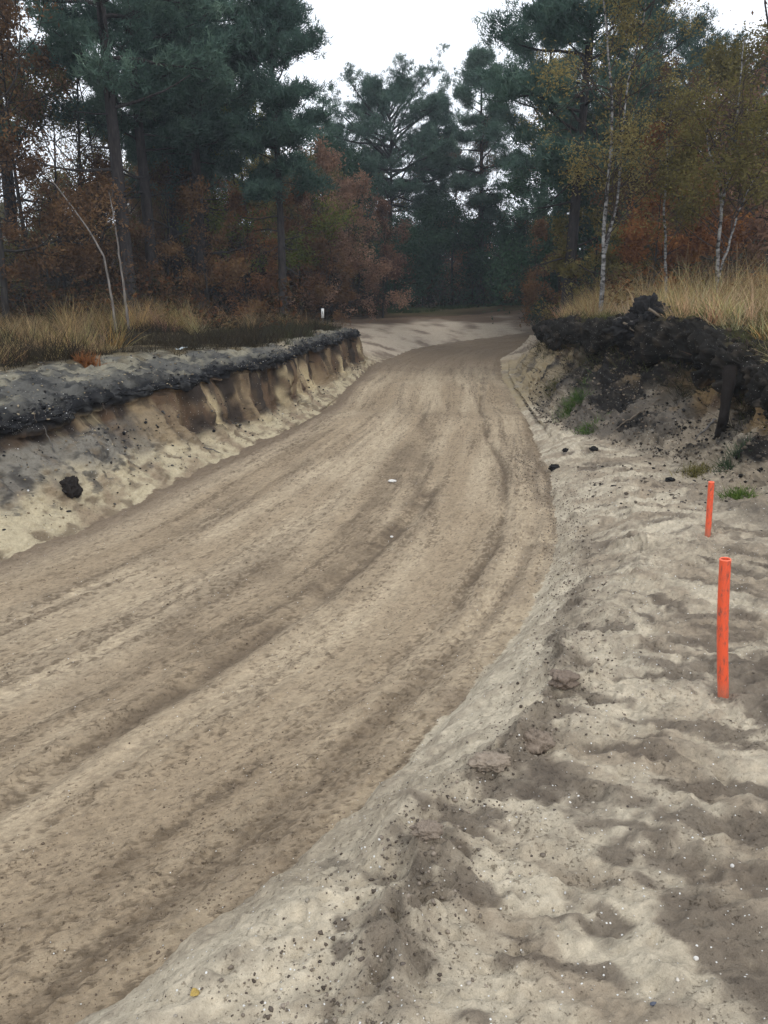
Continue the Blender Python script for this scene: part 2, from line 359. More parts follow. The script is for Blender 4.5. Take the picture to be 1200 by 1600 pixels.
disp += talL*(fbm(GX*1.8, GY*1.8, GZ*1.5, 5, 75)*.06+fbm(GX*11, GY*11, GZ*9, 3, 76)*.03+(ridged(GX*7, GY*7+GZ*5, 4, 77)-.6)*.07)
disp += cliffR*(fbm(GX*2.0, GY*2.0, GZ*1.5, 5, 81)*.20+(ridged(GX*3.3+GZ*4, GY*3.3, 5, 87)-.6)*.20+fbm(GX*12, GY*12, GZ*10, 3, 82)*.04-(ridged(GY*1.8, GZ*.3, 3, 83)-.55)*.12)
disp += lipR*(fbm(GX*1.6, GY*1.6, GZ*1.6, 5, 84)*.20+(ridged(GX*4+GZ*4, GY*4, 5, 86)-.6)*.24+fbm(GX*16, GY*16, GZ*16, 3, 85)*.045)
wx = fbm(GX*1.1, GY*1.1, None, 3, 91)*.5; wy = fbm(GX*1.1+50, GY*1.1, None, 3, 92)*.5
rx = (GX+wx)*.9+(GY+wy)*.5; ry = (GY+wy)*1.9-(GX+wx)*.7
m1 = ridged(rx*1.0, ry*1.0, 4, 93); m2 = fbm(GX*5+wx*4, GY*6.5, None, 4, 94)
m3 = fbm(GX*22, GY*22, None, 3, 95)
crest = bump_k(11.7, 13.12, .22)
rough = .7+.5*sst(-.4, .5, fbm(GX*.6, GY*.6, None, 2, 96))
CR = np.array([unproj(u, v, z) for u, v, z in [(470, 1640, .9), (520, 1520, .88), (600, 1400, .84), (660, 1330, .8), (700, 1235, .74), (765, 1180, .70), (845, 1140, .66), (890, 1050, .6), (905, 925, .5), (905, 840, .42), (900, 770, .34)]]); CR = CR[np.argsort(CR[:, 1])]
xc = np.interp(ys, CR[:, 1], CR[:, 0]); slc = np.gradient(xc, ys); dc = (GX-xc[:, None]-.16*fbm(GY*2.4, GY*0, None, 3, 88))/np.sqrt(1+slc**2)[:, None]
crl = np.exp(-(dc/.11)**2)*(.35+.65*sst(-.3, .4, fbm(GY*1.9, GY*0+3, None, 2, 89)))*sst(12, 8, GY)*sst(.8, 1.6, GY)
md = (m1-.62)*.060*rough+m2*.026*rough+crl*(.05+.24*(ridged(GX*6+wx*3, GY*6, 4, 86)-.6))+m3*.020+fbm(GX*11, GY*11, None, 3, 90)*.014+(ridged(GX*7+wx*5, GY*8, 3, 99)-.6)*.035*rough+crest*(ridged(GX*2.2+wy*2, GY*2.6+wx*2, 5, 97)-.6)*.12
md += sst(.35, .75, fbm(GX*1.7, GY*1.7, None, 3, 98))*-.02
STAMPS = [(845,1155,45,28),(770,1178,60,16),(725,1212,55,18),(935,1030,50,14),(880,1065,36,16),(930,915,46,11),(1048,885,28,9),(1080,955,28,9),(1070,1088,75,12),(1005,1122,40,10),(1110,1192,50,16),(1155,1262,60,22),(985,1250,40,18),(985,1287,34,26),(1020,1332,18,14),(975,1392,30,20),(762,1345,34,26),(735,1338,26,14),(880,1472,66,14),(930,1488,38,18),(775,1557,38,22),(1100,1402,22,36),(1142,1472,36,36),(1182,1540,30,30),(622,1447,34,16),(532,1402,15,13),(530,1442,20,13),(655,1342,18,34),(595,1420,24,14),(518,1552,13,40),(1132,1112,60,12),(1172,1192,36,14),(1182,1342,30,36),(592,1482,14,10),(700,1285,22,12),(905,1395,30,12),(1050,1000,26,8),(960,1120,26,9),(1160,1005,34,8),(1100,915,30,7),(830,1420,34,9),(1060,1180,26,10),(1095,1410,34,46),(1155,1490,50,40),(1105,1245,60,26),(1185,1280,40,30),(1190,1200,40,20),(1150,1420,40,26),(850,1160,60,26),(700,1235,40,16),(1060,1300,40,20)]
damp_and_shade = np.zeros_like(GX); nfw = fbm(GX*9, GY*9, None, 4, 128); nfx = fbm(GX*6+31, GY*6, None, 3, 129)
for (su, sv, ru, rv) in STAMPS:  # dark patches on the mound: damp sand, plus painted shade by clod and crevices
    zc = .80; x0, y0 = unproj(su, sv, zc); x1, y1 = unproj(su+ru, sv, zc); x2, y2 = unproj(su, sv+rv, zc)
    rx_, ry_ = abs(x1-x0), abs(y0-y2); sel = (np.abs(ys-y0) < 3*ry_+.1).nonzero()[0]
    if len(sel) == 0: continue
    a_, b_ = sel[0], sel[-1]+1
    dx_ = GX[a_:b_]-x0; dy_ = GY[a_:b_]-y0+.30*dx_
    d_ = (dx_/(1.35*rx_)+1.0*nfx[a_:b_])**2+(dy_/ry_+.9*nfw[a_:b_]+.5*nfx[a_:b_])**2
    damp_and_shade[a_:b_] = np.maximum(damp_and_shade[a_:b_], np.clip(1.15-d_*.75+.5*nfw[a_:b_], 0, 1))
md -= damp_and_shade*.003
xr_, yr_ = unproj(770, 1400, .88)                             # a few curved tyre ripples
rr_ = np.hypot(GX-xr_-.25, GY-yr_-.9); md += .011*np.sin(rr_*2*math.pi/.085)*np.exp(-((GX-xr_)/.30)**2-((GY-yr_)/.22)**2)
xr_, yr_ = unproj(985, 745, .55); rr_ = np.hypot(GX-xr_+1.2, GY-yr_+2.0); md += .016*np.sin(rr_*2*math.pi/.22)*np.exp(-((GX-xr_)/.6)**2-((GY-yr_)/.9)**2)
md = md*(.45+.55*sst(12.2, 13.0, K))+bump_k(11.15, 12.6, .2)*(fbm(GX*5, GY*5, None, 4, 165)*.022+(ridged(GX*4, GY*4, 4, 166)-.6)*.05)
disp += mound*md
# ---- track: ruts drawn as polylines on the ground
def rut(pix, width, depth, wob=.05, seed=0, fadein=True):
    pts = np.array([unproj(u, v) for u, v in pix]); pts = pts[np.argsort(pts[:, 1])]
    xr = np.interp(ys, pts[:, 1], pts[:, 0]); sl = np.gradient(xr, ys)
    kf_ = np.hanning(31); kf_ /= kf_.sum(); xr = np.convolve(np.pad(xr, 15, mode='edge'), kf_, 'valid')
    e = sst(pts[0, 1]-.8, pts[0, 1]+.5, ys)*(1-sst(pts[-1, 1]-1.0, pts[-1, 1]+.6, ys))
    d = (GX-xr[:, None]-wob*fbm(ys*1.3, ys*0, None, 2, seed)[:, None])/np.sqrt(1+sl**2)[:, None]
    return d/width, e[:, None]*np.ones_like(GX), depth
RUTS = [rut([(-250, 1420), (0, 1260), (330, 1050), (560, 890), (640, 810), (690, 755)], .085, .045, .05, 5),
        rut([(-250, 1290), (0, 1150), (250, 1010), (480, 860), (600, 760), (640, 690)], .22, .020, .08, 6),
        rut([(755, 590), (752, 640), (765, 690), (790, 735), (785, 830), (720, 935), (600, 1050), (380, 1220), (150, 1390)], .06, .020, .04, 7),
        rut([(820, 670), (832, 720), (845, 790), (825, 870), (780, 940), (700, 1030), (540, 1180), (330, 1350), (60, 1560)], .075, .022, .05, 8),
        rut([(800, 600), (835, 690), (858, 760), (862, 830), (835, 920)], .05, .026, .03, 9),
        rut([(752, 590), (750, 640), (762, 688), (788, 735), (790, 800), (768, 868), (715, 940)], .035, .014, .03, 14),
        rut([(660, 640), (668, 700), (640, 800), (520, 900), (330, 1010)], .11, .018, .06, 10),
        rut([(-200, 1060), (0, 985), (240, 860), (420, 740), (520, 660)], .25, .015, .06, 12)]
damp = np.zeros_like(GX); tz = np.zeros_like(GX)
for d, e, dep in RUTS:
    g = np.exp(-d*d); tz -= e*dep*g*(.45+.75*vnoise(GX*3.1, GY*3.1, None, 107)); tz += e*dep*.28*(np.exp(-(d-1.9)**2)+np.exp(-(d+1.9)**2))*(.5+1.0*vnoise(GX*7, GY*7, None, 106)); damp += e*min(1, dep/.035)*(.85*g+.22*np.exp(-(d/2.2)**2))+(dep == .045)*e*.55*np.exp(-(d/1.6)**2)*np.exp(-((GY-9.3)/2.0)**2)
frac = np.clip((GX-L0[:, None])/(R0-L0)[:, None], 0, 1)
sl_u = frac*4.2; sl_v = GY
streak = fbm(sl_u*2.6, sl_v*.16, None, 4, 101); streak2 = fbm(sl_u*9, sl_v*.45, None, 3, 102)
clump = fbm(GX*22, GY*22, None, 4, 103, .6); clump2 = fbm(GX*48, GY*48, None, 2, 104)
tz += streak*.012+streak2*.014+np.maximum(clump-.05, 0)*.040*sst(-.3, .3, streak2+streak)+clump2*.006+fbm(GX*5, GY*5, None, 3, 105)*.004
tz += .10*np.exp(-((GY-15.3)/1.0)**2)+.08*np.exp(-((GY-20.5)/1.2)**2)-.06*np.exp(-((GY-17.6)/1.2)**2)
tz += .06*np.exp(-((GX-R0[:, None]+.12)/.1)**2)*.3
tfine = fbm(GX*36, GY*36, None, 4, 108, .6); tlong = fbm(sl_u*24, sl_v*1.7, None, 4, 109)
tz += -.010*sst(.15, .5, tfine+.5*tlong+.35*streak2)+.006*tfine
# cleat marks of tyres along the right edge
tz += .010*np.sin(GY*2*math.pi/.13+GX*6)*np.exp(-((frac-.93)/.035)**2)*sst(3, 5, GY)*(1-sst(14, 18, GY))
disp += trk*tz
disp = np.where(GY > 60, disp*fade, disp)
Pn = Pn+NN*disp[..., None]
GX, GZ = Pn[..., 0], Pn[..., 2]; GY = Pn[..., 1]

# ---- colours (soils: sand, damp sand, podsol, peat; mound patches also hold painted shade)
def C(r, g, b): return np.array([r, g, b], np.float32)
def mixm(base, c, m): return base+(c-base)*m[..., None]
col = np.empty(GX.shape+(3,), np.float32)
sand = C(.330, .268, .198); col[:] = sand
# track
tc = mixm(np.broadcast_to(C(.325, .255, .182), col.shape), C(.435, .355, .262), sst(-.35, .45, streak+.4*fbm(GX*1.5, GY*.8, None, 3, 111)))
tc = mixm(tc, C(.150, .114, .084), np.clip(damp*.80*sst(-.7, .3, fbm(GX*3, GY*3, None, 3, 112)+.6*streak2), 0, .85))
tc = mixm(tc, C(.165, .128, .096), sst(.12, .5, clump)*.45)
tc = mixm(tc, C(.200, .155, .115), sst(.15, .6, streak2+.5*streak)*.35)
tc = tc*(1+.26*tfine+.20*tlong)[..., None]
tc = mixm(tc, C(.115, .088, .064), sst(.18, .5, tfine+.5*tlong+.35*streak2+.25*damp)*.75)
edgeL = sst(.14, .0, frac)*sst(30, 24, GY); edgeR = sst(.90, 1.0, frac)
tc = mixm(tc, C(.155, .118, .090), np.clip(edgeL*.85+edgeR*.40*sst(-.4, .4, fbm(GX*2, GY*2, None, 3, 113)), 0, 1))
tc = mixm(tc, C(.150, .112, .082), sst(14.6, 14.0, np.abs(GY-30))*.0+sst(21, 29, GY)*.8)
# mound
mm = mixm(np.broadcast_to(C(.485, .425, .340), col.shape), C(.365, .312, .245), sst(-.2, .5, fbm(GX*1.6, GY*1.6, None, 4, 121)))
al = (GX-GY)*.7+wx; ac = (GX+GY)*.7+wy
nf = fbm(GX*13, GY*13, None, 5, 127)
dk = sst(.12, .70, .42*nf-md*2.5+fbm(al*4.2, ac*6.2, None, 5, 122, .6)*.85+fbm(al*.9, ac*1.3, None, 3, 126)*.75+.45*sst(-.1, 1.1, GX-.25*GY)*sst(6, 3.5, GY)-.05)
dk = np.maximum(dk*sst(-.06, .10, dc+.05*nf), crl*sst(-.35, .25, nf+.5*m2+.35))
dk = np.maximum(dk*sst(11.9, 12.25, K+.2*nf), sst(.10, .75, damp_and_shade+.34*nf+.2*fbm(al*5, ac*11, None, 3, 130)))
mm = mixm(mm, C(.265, .215, .165), np.clip(.85*sst(-.25, .45, fbm(al*1.6, ac*4.2, None, 5, 120)+.4*nf*.5+.30*sst(.2, 2.2, GX-.2*GY)-.05), 0, 1)*sst(-.05, .15, dc+.06*nf))
mm = mm*(1+.22*fbm(GX*30, GY*30, None, 3, 118)+.15*nf)[..., None]
mm = mixm(mm, C(.118, .095, .078), dk*.80)
mm = mixm(mm, C(.07, .056, .048), sst(.25, .6, fbm(al*2.6+7, ac*6.4, None, 4, 125)+.2*nf+.2*sst(.5, 1.8, GX-.2*GY)-.08)*.6*sst(12.0, 12.5, K))
mm = mixm(mm, C(.215, .178, .142), sst(.1, .5, m2+.4*m3)*.45)
# far ramp
rampc = mixm(np.broadcast_to(C(.42, .355, .29), col.shape), C(.19, .15, .12), sst(-.1, .5, fbm(GX*1.2, GY*1.2, None, 5, 123)))
rampc = mixm(rampc, C(.12, .085, .062), sst(.62, .85, GZ+.25*fbm(GX*.5, GY*.8, None, 4, 119)))
# left bank
tl = mixm(np.broadcast_to(C(.44, .380, .275), col.shape), C(.255, .200, .145), sst(-.15, .45, fbm(GX*3, GY*3, GZ*3, 5, 131)))
greyt = sst(.05, .60, (GZ-.22)/.6+.55*fbm(GX*2.2, GY*2.2, GZ*2, 4, 132))*(1-sst(10.3, 13.2, GY+.9*fbm(GX*1.1, GY*1.1, None, 3, 133)))
tl = mixm(tl, C(.155, .148, .140), greyt*.88)
tl = mixm(tl, C(.055, .052, .052), sst(.12, .4, fbm(GX*8, GY*8, GZ*8, 5, 134)+.10*greyt)*.8*sst(.05, .3, GZ))
tl = mixm(tl, C(.16, .125, .09), sst(.1, .45, fbm(GX*5+3, GY*5, GZ*7, 5, 146)+.25*(.3-GZ))*.85)
stria = fbm(GY*3.4, GZ*.5+GX*.3, None, 4, 135)
cl = mixm(np.broadcast_to(C(.255, .195, .128), col.shape), C(.115, .076, .052), sst(-.35, .15, stria+.5*(gul-.6)))
cl = mixm(cl, C(.045, .036, .032), sst(.0, .3, fbm(GY*2.7+31, GZ*.8, None, 4, 136)+.35*sst(.6, 1.0, GZ)))
cl = mixm(cl, C(.075, .056, .042), sst(.0, .45, fbm(GY*9, GZ*2.2+GX, None, 4, 147)+.35*fbm(GX*16, GY*16, GZ*16, 3, 148))*.75)
cl = mixm(cl, C(.46, .38, .25), sst(.15, .55, fbm(GY*2.1+11, GZ*1.2, None, 4, 137)-.45*(GZ-.4)))
kj = K+.45*fbm(GX*3, GY*3, GZ*3, 4, 138)
lw = mixm(tl, cl, sst(8.75, 8.1, kj)*clf[:, None]*np.maximum(sst(9.8, 12.2, GY+.5*lo), sst(7.75, 7.3, kj)))
peat = mixm(np.broadcast_to(C(.014, .0145, .017), col.shape), C(.055, .056, .060), sst(.05, .6, fbm(GX*7, GY*7, GZ*7, 4, 139)))
pmask = bump_k(4.15, 7.05, .12)
pm = np.clip(sst(6.95, 6.35, kj)*clf[:, None], 0, 1)
lw = mixm(lw, peat, pm)
shc = mixm(np.broadcast_to(C(.098, .096, .092), col.shape), C(.225, .208, .165), sst(-.15, .5, fbm(GX*2.6, GY*2.6, None, 5, 140)+.7*(3.6-K)))
shc = mixm(shc, C(.032, .033, .036), sst(.0, .35, fbm(GX*7, GY*7, None, 5, 144))*.8)
shc = mixm(shc, C(.30, .26, .20), np.exp(-((GY-17.2)/.8)**2)*sst(-.2, .3, fbm(GX*4, GY*4, None, 3, 145)))
lw = mixm(lw, shc, sst(4.55, 3.75, kj+.35*fbm(GX*6, GY*6, None, 3, 149))*clf[:, None])
lw = mixm(lw, rampc, 1-clf[:, None]*np.ones_like(K))
hc = mixm(np.broadcast_to(C(.045, .036, .024), col.shape), C(.10, .078, .045), sst(-.3, .4, fbm(GX*2, GY*2, None, 4, 141)))
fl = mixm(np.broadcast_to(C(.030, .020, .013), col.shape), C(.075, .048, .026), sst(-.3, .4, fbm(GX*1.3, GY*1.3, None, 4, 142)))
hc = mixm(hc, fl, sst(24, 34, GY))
gm = sst(-.2, .35, fbm(GX*.8, GY*.8, None, 3, 143))*np.exp(-((GY-47)/3.5)**2)*sst(.5, 2, L0[:, None]-GX)
hc = mixm(hc, C(.045, .075, .028), gm)
lw = mixm(lw, hc, sst(3.25, 2.95, kj))
# right bank
tr = mixm(mixm(mm, C(.24, .20, .155), .55*np.ones_like(GX)), C(.120, .104, .090), sst(-.25, .4, fbm(GX*1.6, GY*1.6, GZ*1.2, 5, 151)+.45*sst(11.2, 14, GY)*sst(.0, .4, GZ-.25)))
tr = mixm(tr, C(.022, .020, .019), sst(-.02, .3, fbm(GX*1.3+9, GY*1.3, GZ*2.2, 5, 152)+.5*(GZ-.95)+.18*sst(10, 12, GY)*sst(20, 16, GY)-.06))
tan = mixm(np.broadcast_to(C(.205, .140, .075), col.shape), C(.085, .055, .036), sst(-.2, .35, fbm(GY*4, GZ*.8, None, 4, 153)))
tanm = np.clip(1.0*sst(.15, .45, fbm(GY*1.1+3, GZ*1.6, None, 4, 154))*sst(16.5, 18, GY)+np.exp(-((GY-11.6)/.8)**4)+np.exp(-((GY-9.3)/.55)**4), 0, 1)*sst(-.5, .0, fbm(GY*5, GZ*2, None, 3, 159)+.2)
rc = mixm(np.broadcast_to(C(.018, .016, .015), col.shape), tan, tanm*(.25+.75*(1-sst(12.9, 13.6, GY)*(1-sst(15.5, 17, GY)))))
rc = mixm(rc, C(.085, .062, .045), sst(.05, .4, fbm(GX*2.4, GY*2.4, GZ*3.4, 5, 160))*.85)
rc = mixm(rc, C(.21, .155, .095), sst(.22, .5, fbm(GX*2.1+4, GY*2.1, GZ*3.0, 5, 164))*.8)
gz_ = np.clip(np.exp(-((GY-11.6)/.85)**4)+np.exp(-((GY-9.3)/.6)**4), 0, 1)
rc = mixm(rc, tan*1.15, gz_*.95*sst(-.45, -.05, fbm(GY*4, GZ*1.5, None, 4, 167)))
rpeat = mixm(np.broadcast_to(C(.014, .0125, .011), col.shape), C(.062, .051, .042), sst(.05, .6, fbm(GX*6, GY*6, GZ*6, 4, 155)))
kr = K+.4*fbm(GX*2.6, GY*2.6, GZ*2.6, 4, 156)
rw = mixm(mm, tr, sst(13.35, 14.05, kr))
rw = mixm(rw, rc, sst(14.75, 15.15, kr)*clr[:, None])
pale = sst(15.5, 18.5, GY)*(1-sst(15.4, 16.4, kr))
rw = mixm(rw, C(.36, .29, .19), pale*.92*sst(-.45, .1, fbm(GX*2.5, GY*2.5, GZ*3, 4, 157)))
rw = mixm(rw, rpeat, sst(16.2, 16.6, kr))
hr = mixm(np.broadcast_to(C(.050, .045, .022), col.shape), C(.105, .082, .042), sst(-.3, .4, fbm(GX*2, GY*2, None, 4, 158)))
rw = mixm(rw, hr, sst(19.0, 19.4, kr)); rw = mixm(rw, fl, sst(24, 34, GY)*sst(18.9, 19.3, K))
rw = mixm(rw, rampc, ((1-clr)*.8)[:, None]*sst(18.5, 17.5, K))
kb = K+.10*fbm(GX*4, GY*4, None, 4, 161)*sst(9.7, 9.95, K)
fq = (GX-R0[:, None])+.10*fbm(GX*3.0, GY*3.0, None, 5, 162, .65)
fql = (GX-L0[:, None])+.10*fbm(GX*3, GY*3, None, 4, 163)
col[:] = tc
col = np.where((fql < 0)[..., None], lw, col); col = np.where((fq > 0)[..., None] & (K > 10.7)[..., None], rw, col)
col *= np.array([1.02, 1.01, .95], np.float32)
grit = .012+.0*K
grit = np.where(fq > 0, .035+.05*sst(-.1, .5, fbm(GX*3, GY*3, None, 3, 171)), grit)
grit = np.where((kj > 4) & (kj < 6.6), .30*sst(.05, .5, fbm(GX*3, GY*3, GZ*3, 3, 172)), grit)
grit = np.where((K > 7) & (fql < 0), .07*sst(-.2, .4, fbm(GX*3, GY*3, GZ*3, 3, 173)), grit)
grit = np.where(GY > 22, .0, grit)
VC = np.concatenate([col, grit[..., None]], -1)

def terrain_piece(name, label, c0, c1):
    v = Pn[:, c0:c1+1].reshape(-1, 3); n = c1-c0+1
    i = np.arange(NR-1)[:, None]*n; j = np.arange(n-1)[None]
    f = np.stack([i+j, i+j+1, i+n+j+1, i+n+j], -1).reshape(-1, 4)
    o = mesh_np(name, v, f, M['soil'], col=VC[:, c0:c1+1, :3].reshape(-1, 3), smooth=True)
    at = o.data.attributes.new('grit', 'FLOAT', 'POINT'); at.data.foreach_set('value', VC[:, c0:c1+1, 3].ravel().astype(np.float32))
    return tag(o, label, None, None, 'structure')
cidx = lambda k: int(np.argmin(np.abs(kk-k)))
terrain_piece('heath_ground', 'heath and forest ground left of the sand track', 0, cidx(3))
terrain_piece('cut_bank', 'cut bank of sand and black peat along the left side of the track', cidx(3), cidx(10))
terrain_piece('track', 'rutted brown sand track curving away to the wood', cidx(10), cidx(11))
terrain_piece('sand_mound', 'pale churned sand beside the right edge of the track', cidx(11), cidx(14))
terrain_piece('peat_bank', 'dark peat bank on the right side of the track', cidx(14), cidx(19))
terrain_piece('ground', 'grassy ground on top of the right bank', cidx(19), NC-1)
def ground(x, y):
    j = min(max(int(np.searchsorted(ys, y)), 0), NR-1)
    return float(np.interp(x, np.maximum.accumulate(GX[j]), GZ[j]))
def ground_arr(x, y):
    j = np.clip(np.searchsorted(ys, y), 0, NR-1); out = np.empty(len(x))
    for r in np.unique(j):
        s = j == r; out[s] = np.interp(x[s], np.maximum.accumulate(GX[r]), GZ[r])
    return out
def at_px(u, Y, z=None):
    """ground point seen in photo column u at forward distance Y"""
    zz = 1.2 if z is None else z
    for _ in range(3):
        dep = Y*math.cos(PITCH)+(H_EYE-zz)*math.sin(PITCH); X = (u-600)/FPX*dep
        if z is None: zz = ground(X, Y)
    return np.array([X, Y, zz])
def pix_hit(u, v):
    """first ground point along the ray of photo pixel (u, v)"""
    yi = (v-800)/FPX; fwd = math.cos(PITCH)-yi*math.sin(PITCH); dn = math.sin(PITCH)+yi*math.cos(PITCH)
    for t in np.geomspace(1.0, 80, 1500):
        x, y, z = (u-600)/FPX*t, fwd*t, H_EYE-dn*t
        if z <= ground(x, y): return np.array([x, y, ground(x, y)])
    return np.array([x, y, z])

# ------------------------------------------------------------------ haze volume among the trees, partly imitating a veil of lens glare
hz = np.array([(x, y, z) for x in (-520, 520) for y in (-14, 560) for z in (-1.6, 24)], float)
ho = mesh_np('haze', hz, np.array([(0, 1, 3, 2), (4, 6, 7, 5), (0, 4, 5, 1), (2, 3, 7, 6), (0, 2, 6, 4), (1, 5, 7, 3)]))
m, n, N, L = mat('haze_air'); vo_ = N('ShaderNodeVolumePrincipled'); vo_.inputs['Density'].default_value = 0.0010
vo_.inputs['Color'].default_value = (.80, .89, 1.0, 1); L(vo_.outputs[0], N('ShaderNodeOutputMaterial').inputs['Volume'])
ho.data.materials.append(m); tag(ho, 'thin blue haze between the trees, partly standing in for lens glare', None, None, 'stuff')
# ------------------------------------------------------------------ tree meshes (prototypes; copies share the mesh data)
def rot_about(v, axis, ang):
    axis = axis/np.linalg.norm(axis); c, s = math.cos(ang), math.sin(ang)
    return v*c+np.cross(axis, v)*s+axis*np.dot(axis, v)*(1-c)
def unit(v): return v/(np.linalg.norm(v)+1e-9)
def resample(p, n):
    p = np.asarray(p, float); d = np.concatenate([[0], np.cumsum(np.linalg.norm(np.diff(p, axis=0), axis=1))])
    t = np.linspace(0, d[-1], n); return np.stack([np.interp(t, d, p[:, k]) for k in range(3)], 1)
def trunk_path(H, rng, bend=.02, n=14):
    t = np.linspace(0, 1, n); ph = rng.uniform(0, 6.3, 2)
    a = bend*H
    return np.stack([a*(np.sin(t*3.1+ph[0])-math.sin(ph[0])), a*(np.sin(t*2.6+ph[1])-math.sin(ph[1])), t*H], 1)
def pine_mesh(seed, H=14, cb=.42, R=2.6, n_limb=30, tufts=2600, top=1.6, r0=None, trunk_path_=None, dead=9):
    rng = np.random.default_rng(seed); br = []
    r0 = r0 or .0155*H
    tp = trunk_path(H, rng, .010); tr = r0*(1-.88*np.linspace(0, 1, len(tp))**1.1); tr[0] *= 1.25
    br.append((tp, tr, 10))
    at = lambda h: np.array([np.interp(h, tp[:, 2], tp[:, k]) for k in range(3)])
    tips = []; tdir = []; wts = []
    az = rng.uniform(0, 6.3)
    for i in range(n_limb+dead):
        isdead = i >= n_limb
        u = (i+.5)/n_limb if not isdead else 0
        h = H*(cb+(1-cb)*u*.97) if not isdead else H*rng.uniform(cb*.45, cb*1.0)
        az += 2.4+rng.normal()*.35
        prof = math.sqrt(max(.03, 1-u**top))*(.62+.38*min(1, u*3.2))
        Lb = R*prof*rng.uniform(.65, 1.2) if not isdead else R*rng.uniform(.25, .75)
        el = math.radians(lerp(2, 52, u**1.2)+rng.normal()*9) if not isdead else math.radians(rng.uniform(-20, 18))
        d = np.array([math.cos(az)*math.cos(el), math.sin(az)*math.cos(el), math.sin(el)])
        p = at(h); pts = [p]; n = 6
        for k in range(n):
            d = unit(d+np.array([0, 0, .05 if k > 2 else -.03])+rng.normal(size=3)*.11)
            p = p+d*Lb/n; pts.append(p)
        pts = np.array(pts); rb = max(.010, .018*Lb)*(1.25-.95*np.linspace(0, 1, n+1))
        br.append((pts, rb, 5))
        if isdead:
            for q in range(2):
                k = rng.integers(2, n); d2 = unit(rng.normal(size=3)*.6+(pts[-1]-pts[0])/Lb)
                br.append((np.array([pts[k], pts[k]+d2*Lb*.2, pts[k]+d2*Lb*.35+rng.normal(size=3)*.05]), np.array([.009, .007, .004]), 3))
            continue
        for q in range(8):
            k = rng.uniform(.30, 1.0)*n; k0 = min(int(k), n-1); s = pts[k0]+(pts[k0+1]-pts[k0])*(k-k0)
            along = unit(pts[k0+1]-pts[k0]); sidev = unit(np.cross(along, [0, 0, 1.0]))*(1 if q % 2 else -1)
            d2 = unit(along*.7+sidev*rng.uniform(.4, 1)+np.array([0, 0, rng.uniform(-.05, .45)]))
            l2 = max(.35, Lb*rng.uniform(.22, .42))
            sub = [s, s+d2*l2*.5+rng.normal(size=3)*.03, s+d2*l2+np.array([0, 0, .12*l2])+rng.normal(size=3)*.04]
            br.append((np.array(sub), np.array([.012, .009, .005]), 3))
            for tt in (.45, .65, .85, 1.0):
                c = sub[0]+(sub[2]-sub[0])*tt; tips.append(c); tdir.append(d2); wts.append(.7+tt)
        for tt in (.7, .85, 1.0):
            tips.append(pts[0]+(pts[-1]-pts[0])*tt); tdir.append(unit(pts[-1]-pts[-3])); wts.append(1.5)
    tips = np.array(tips); tdir = np.array(tdir); wts = np.array(wts)/np.sum(wts)
    idx = rng.choice(len(tips), tufts, p=wts)
    c = tips[idx]+rng.normal(size=(tufts, 3))*np.array([.20, .20, .12]); d = tdir[idx]
    B = 17
    bd = np.repeat(d*.55+np.array([0, 0, .45]), B, 0)+rng.normal(size=(tufts*B, 3))*.75
    ln = rng.uniform(.09, .21, tufts*B); wd = rng.uniform(.022, .040, tufts*B)
    base = np.repeat(c, B, 0)+rng.normal(size=(tufts*B, 3))*.06
    V, F, bi = blades(base, bd, ln, wd, rng, .25, 1)
    tv = np.clip(rng.normal(.45, .22, tufts), 0, 1)
    return tubes(br), (V, F, tv[bi//B])
def grow(start, d, L, r, level, maxlevel, rng, br, tips, up=.08, wig=.18, nch=(3, 5), spread=.75, shrink=.62, droop=0.0):
    n = 6; pts = [start]; p = start
    for k in range(n):
        d = unit(d+np.array([0, 0, up-(droop if level >= 2 else 0)])+rng.normal(size=3)*wig); p = p+d*L/n; pts.append(p)
    pts = np.array(pts)
    br.append((pts, r*np.linspace(1, .42, n+1), 7 if level == 0 else (5 if level == 1 else 3)))
    if level >= maxlevel-1:
        for t in np.linspace(.25, 1, 6): tips.append(pts[0]+(pts[-1]-pts[0])*t if n < 2 else np.array([np.interp(t*n, np.arange(n+1), pts[:, q]) for q in range(3)]))
    if level >= maxlevel: return
    for i in range(rng.integers(*nch)+1):
        t = rng.uniform(.3 if level else .45, 1.0)*n; k0 = min(int(t), n-1); s = pts[k0]+(pts[k0+1]-pts[k0])*(t-k0)
        ax = unit(np.cross(d, rng.normal(size=3))); d2 = rot_about(unit(pts[k0+1]-pts[k0]), ax, rng.uniform(.45, 1.0)*spread+.15)
        grow(s, d2, L*shrink*rng.uniform(.75, 1.15), max(.004, r*.52), level+1, maxlevel, rng, br, tips, up, wig, nch, spread, shrink, droop)
def leaf_cloud(tips, n, rng, jitter=.16, size=(.035, .06), flat=.3, sparse=None):
    tips = np.array(tips)
    if sparse is not None:                                     # drop whole twigs so that the crown has gaps
        keep = (vnoise(tips[:, 0]*sparse, tips[:, 1]*sparse, tips[:, 2]*sparse, 5) > .42); tips = tips[keep] if keep.sum() > 20 else tips
    idx = rng.integers(0, len(tips), n); c = tips[idx]+rng.normal(size=(n, 3))*jitter
    tv = np.clip(rng.normal(.45, .2, len(tips)), 0, 1)
    V, F, li = leaves(c, rng.uniform(*size, n), rng, flat)
    lv = np.clip(tv[idx]+rng.normal(size=n)*.14, 0, 1)
    return V, F, lv[li]
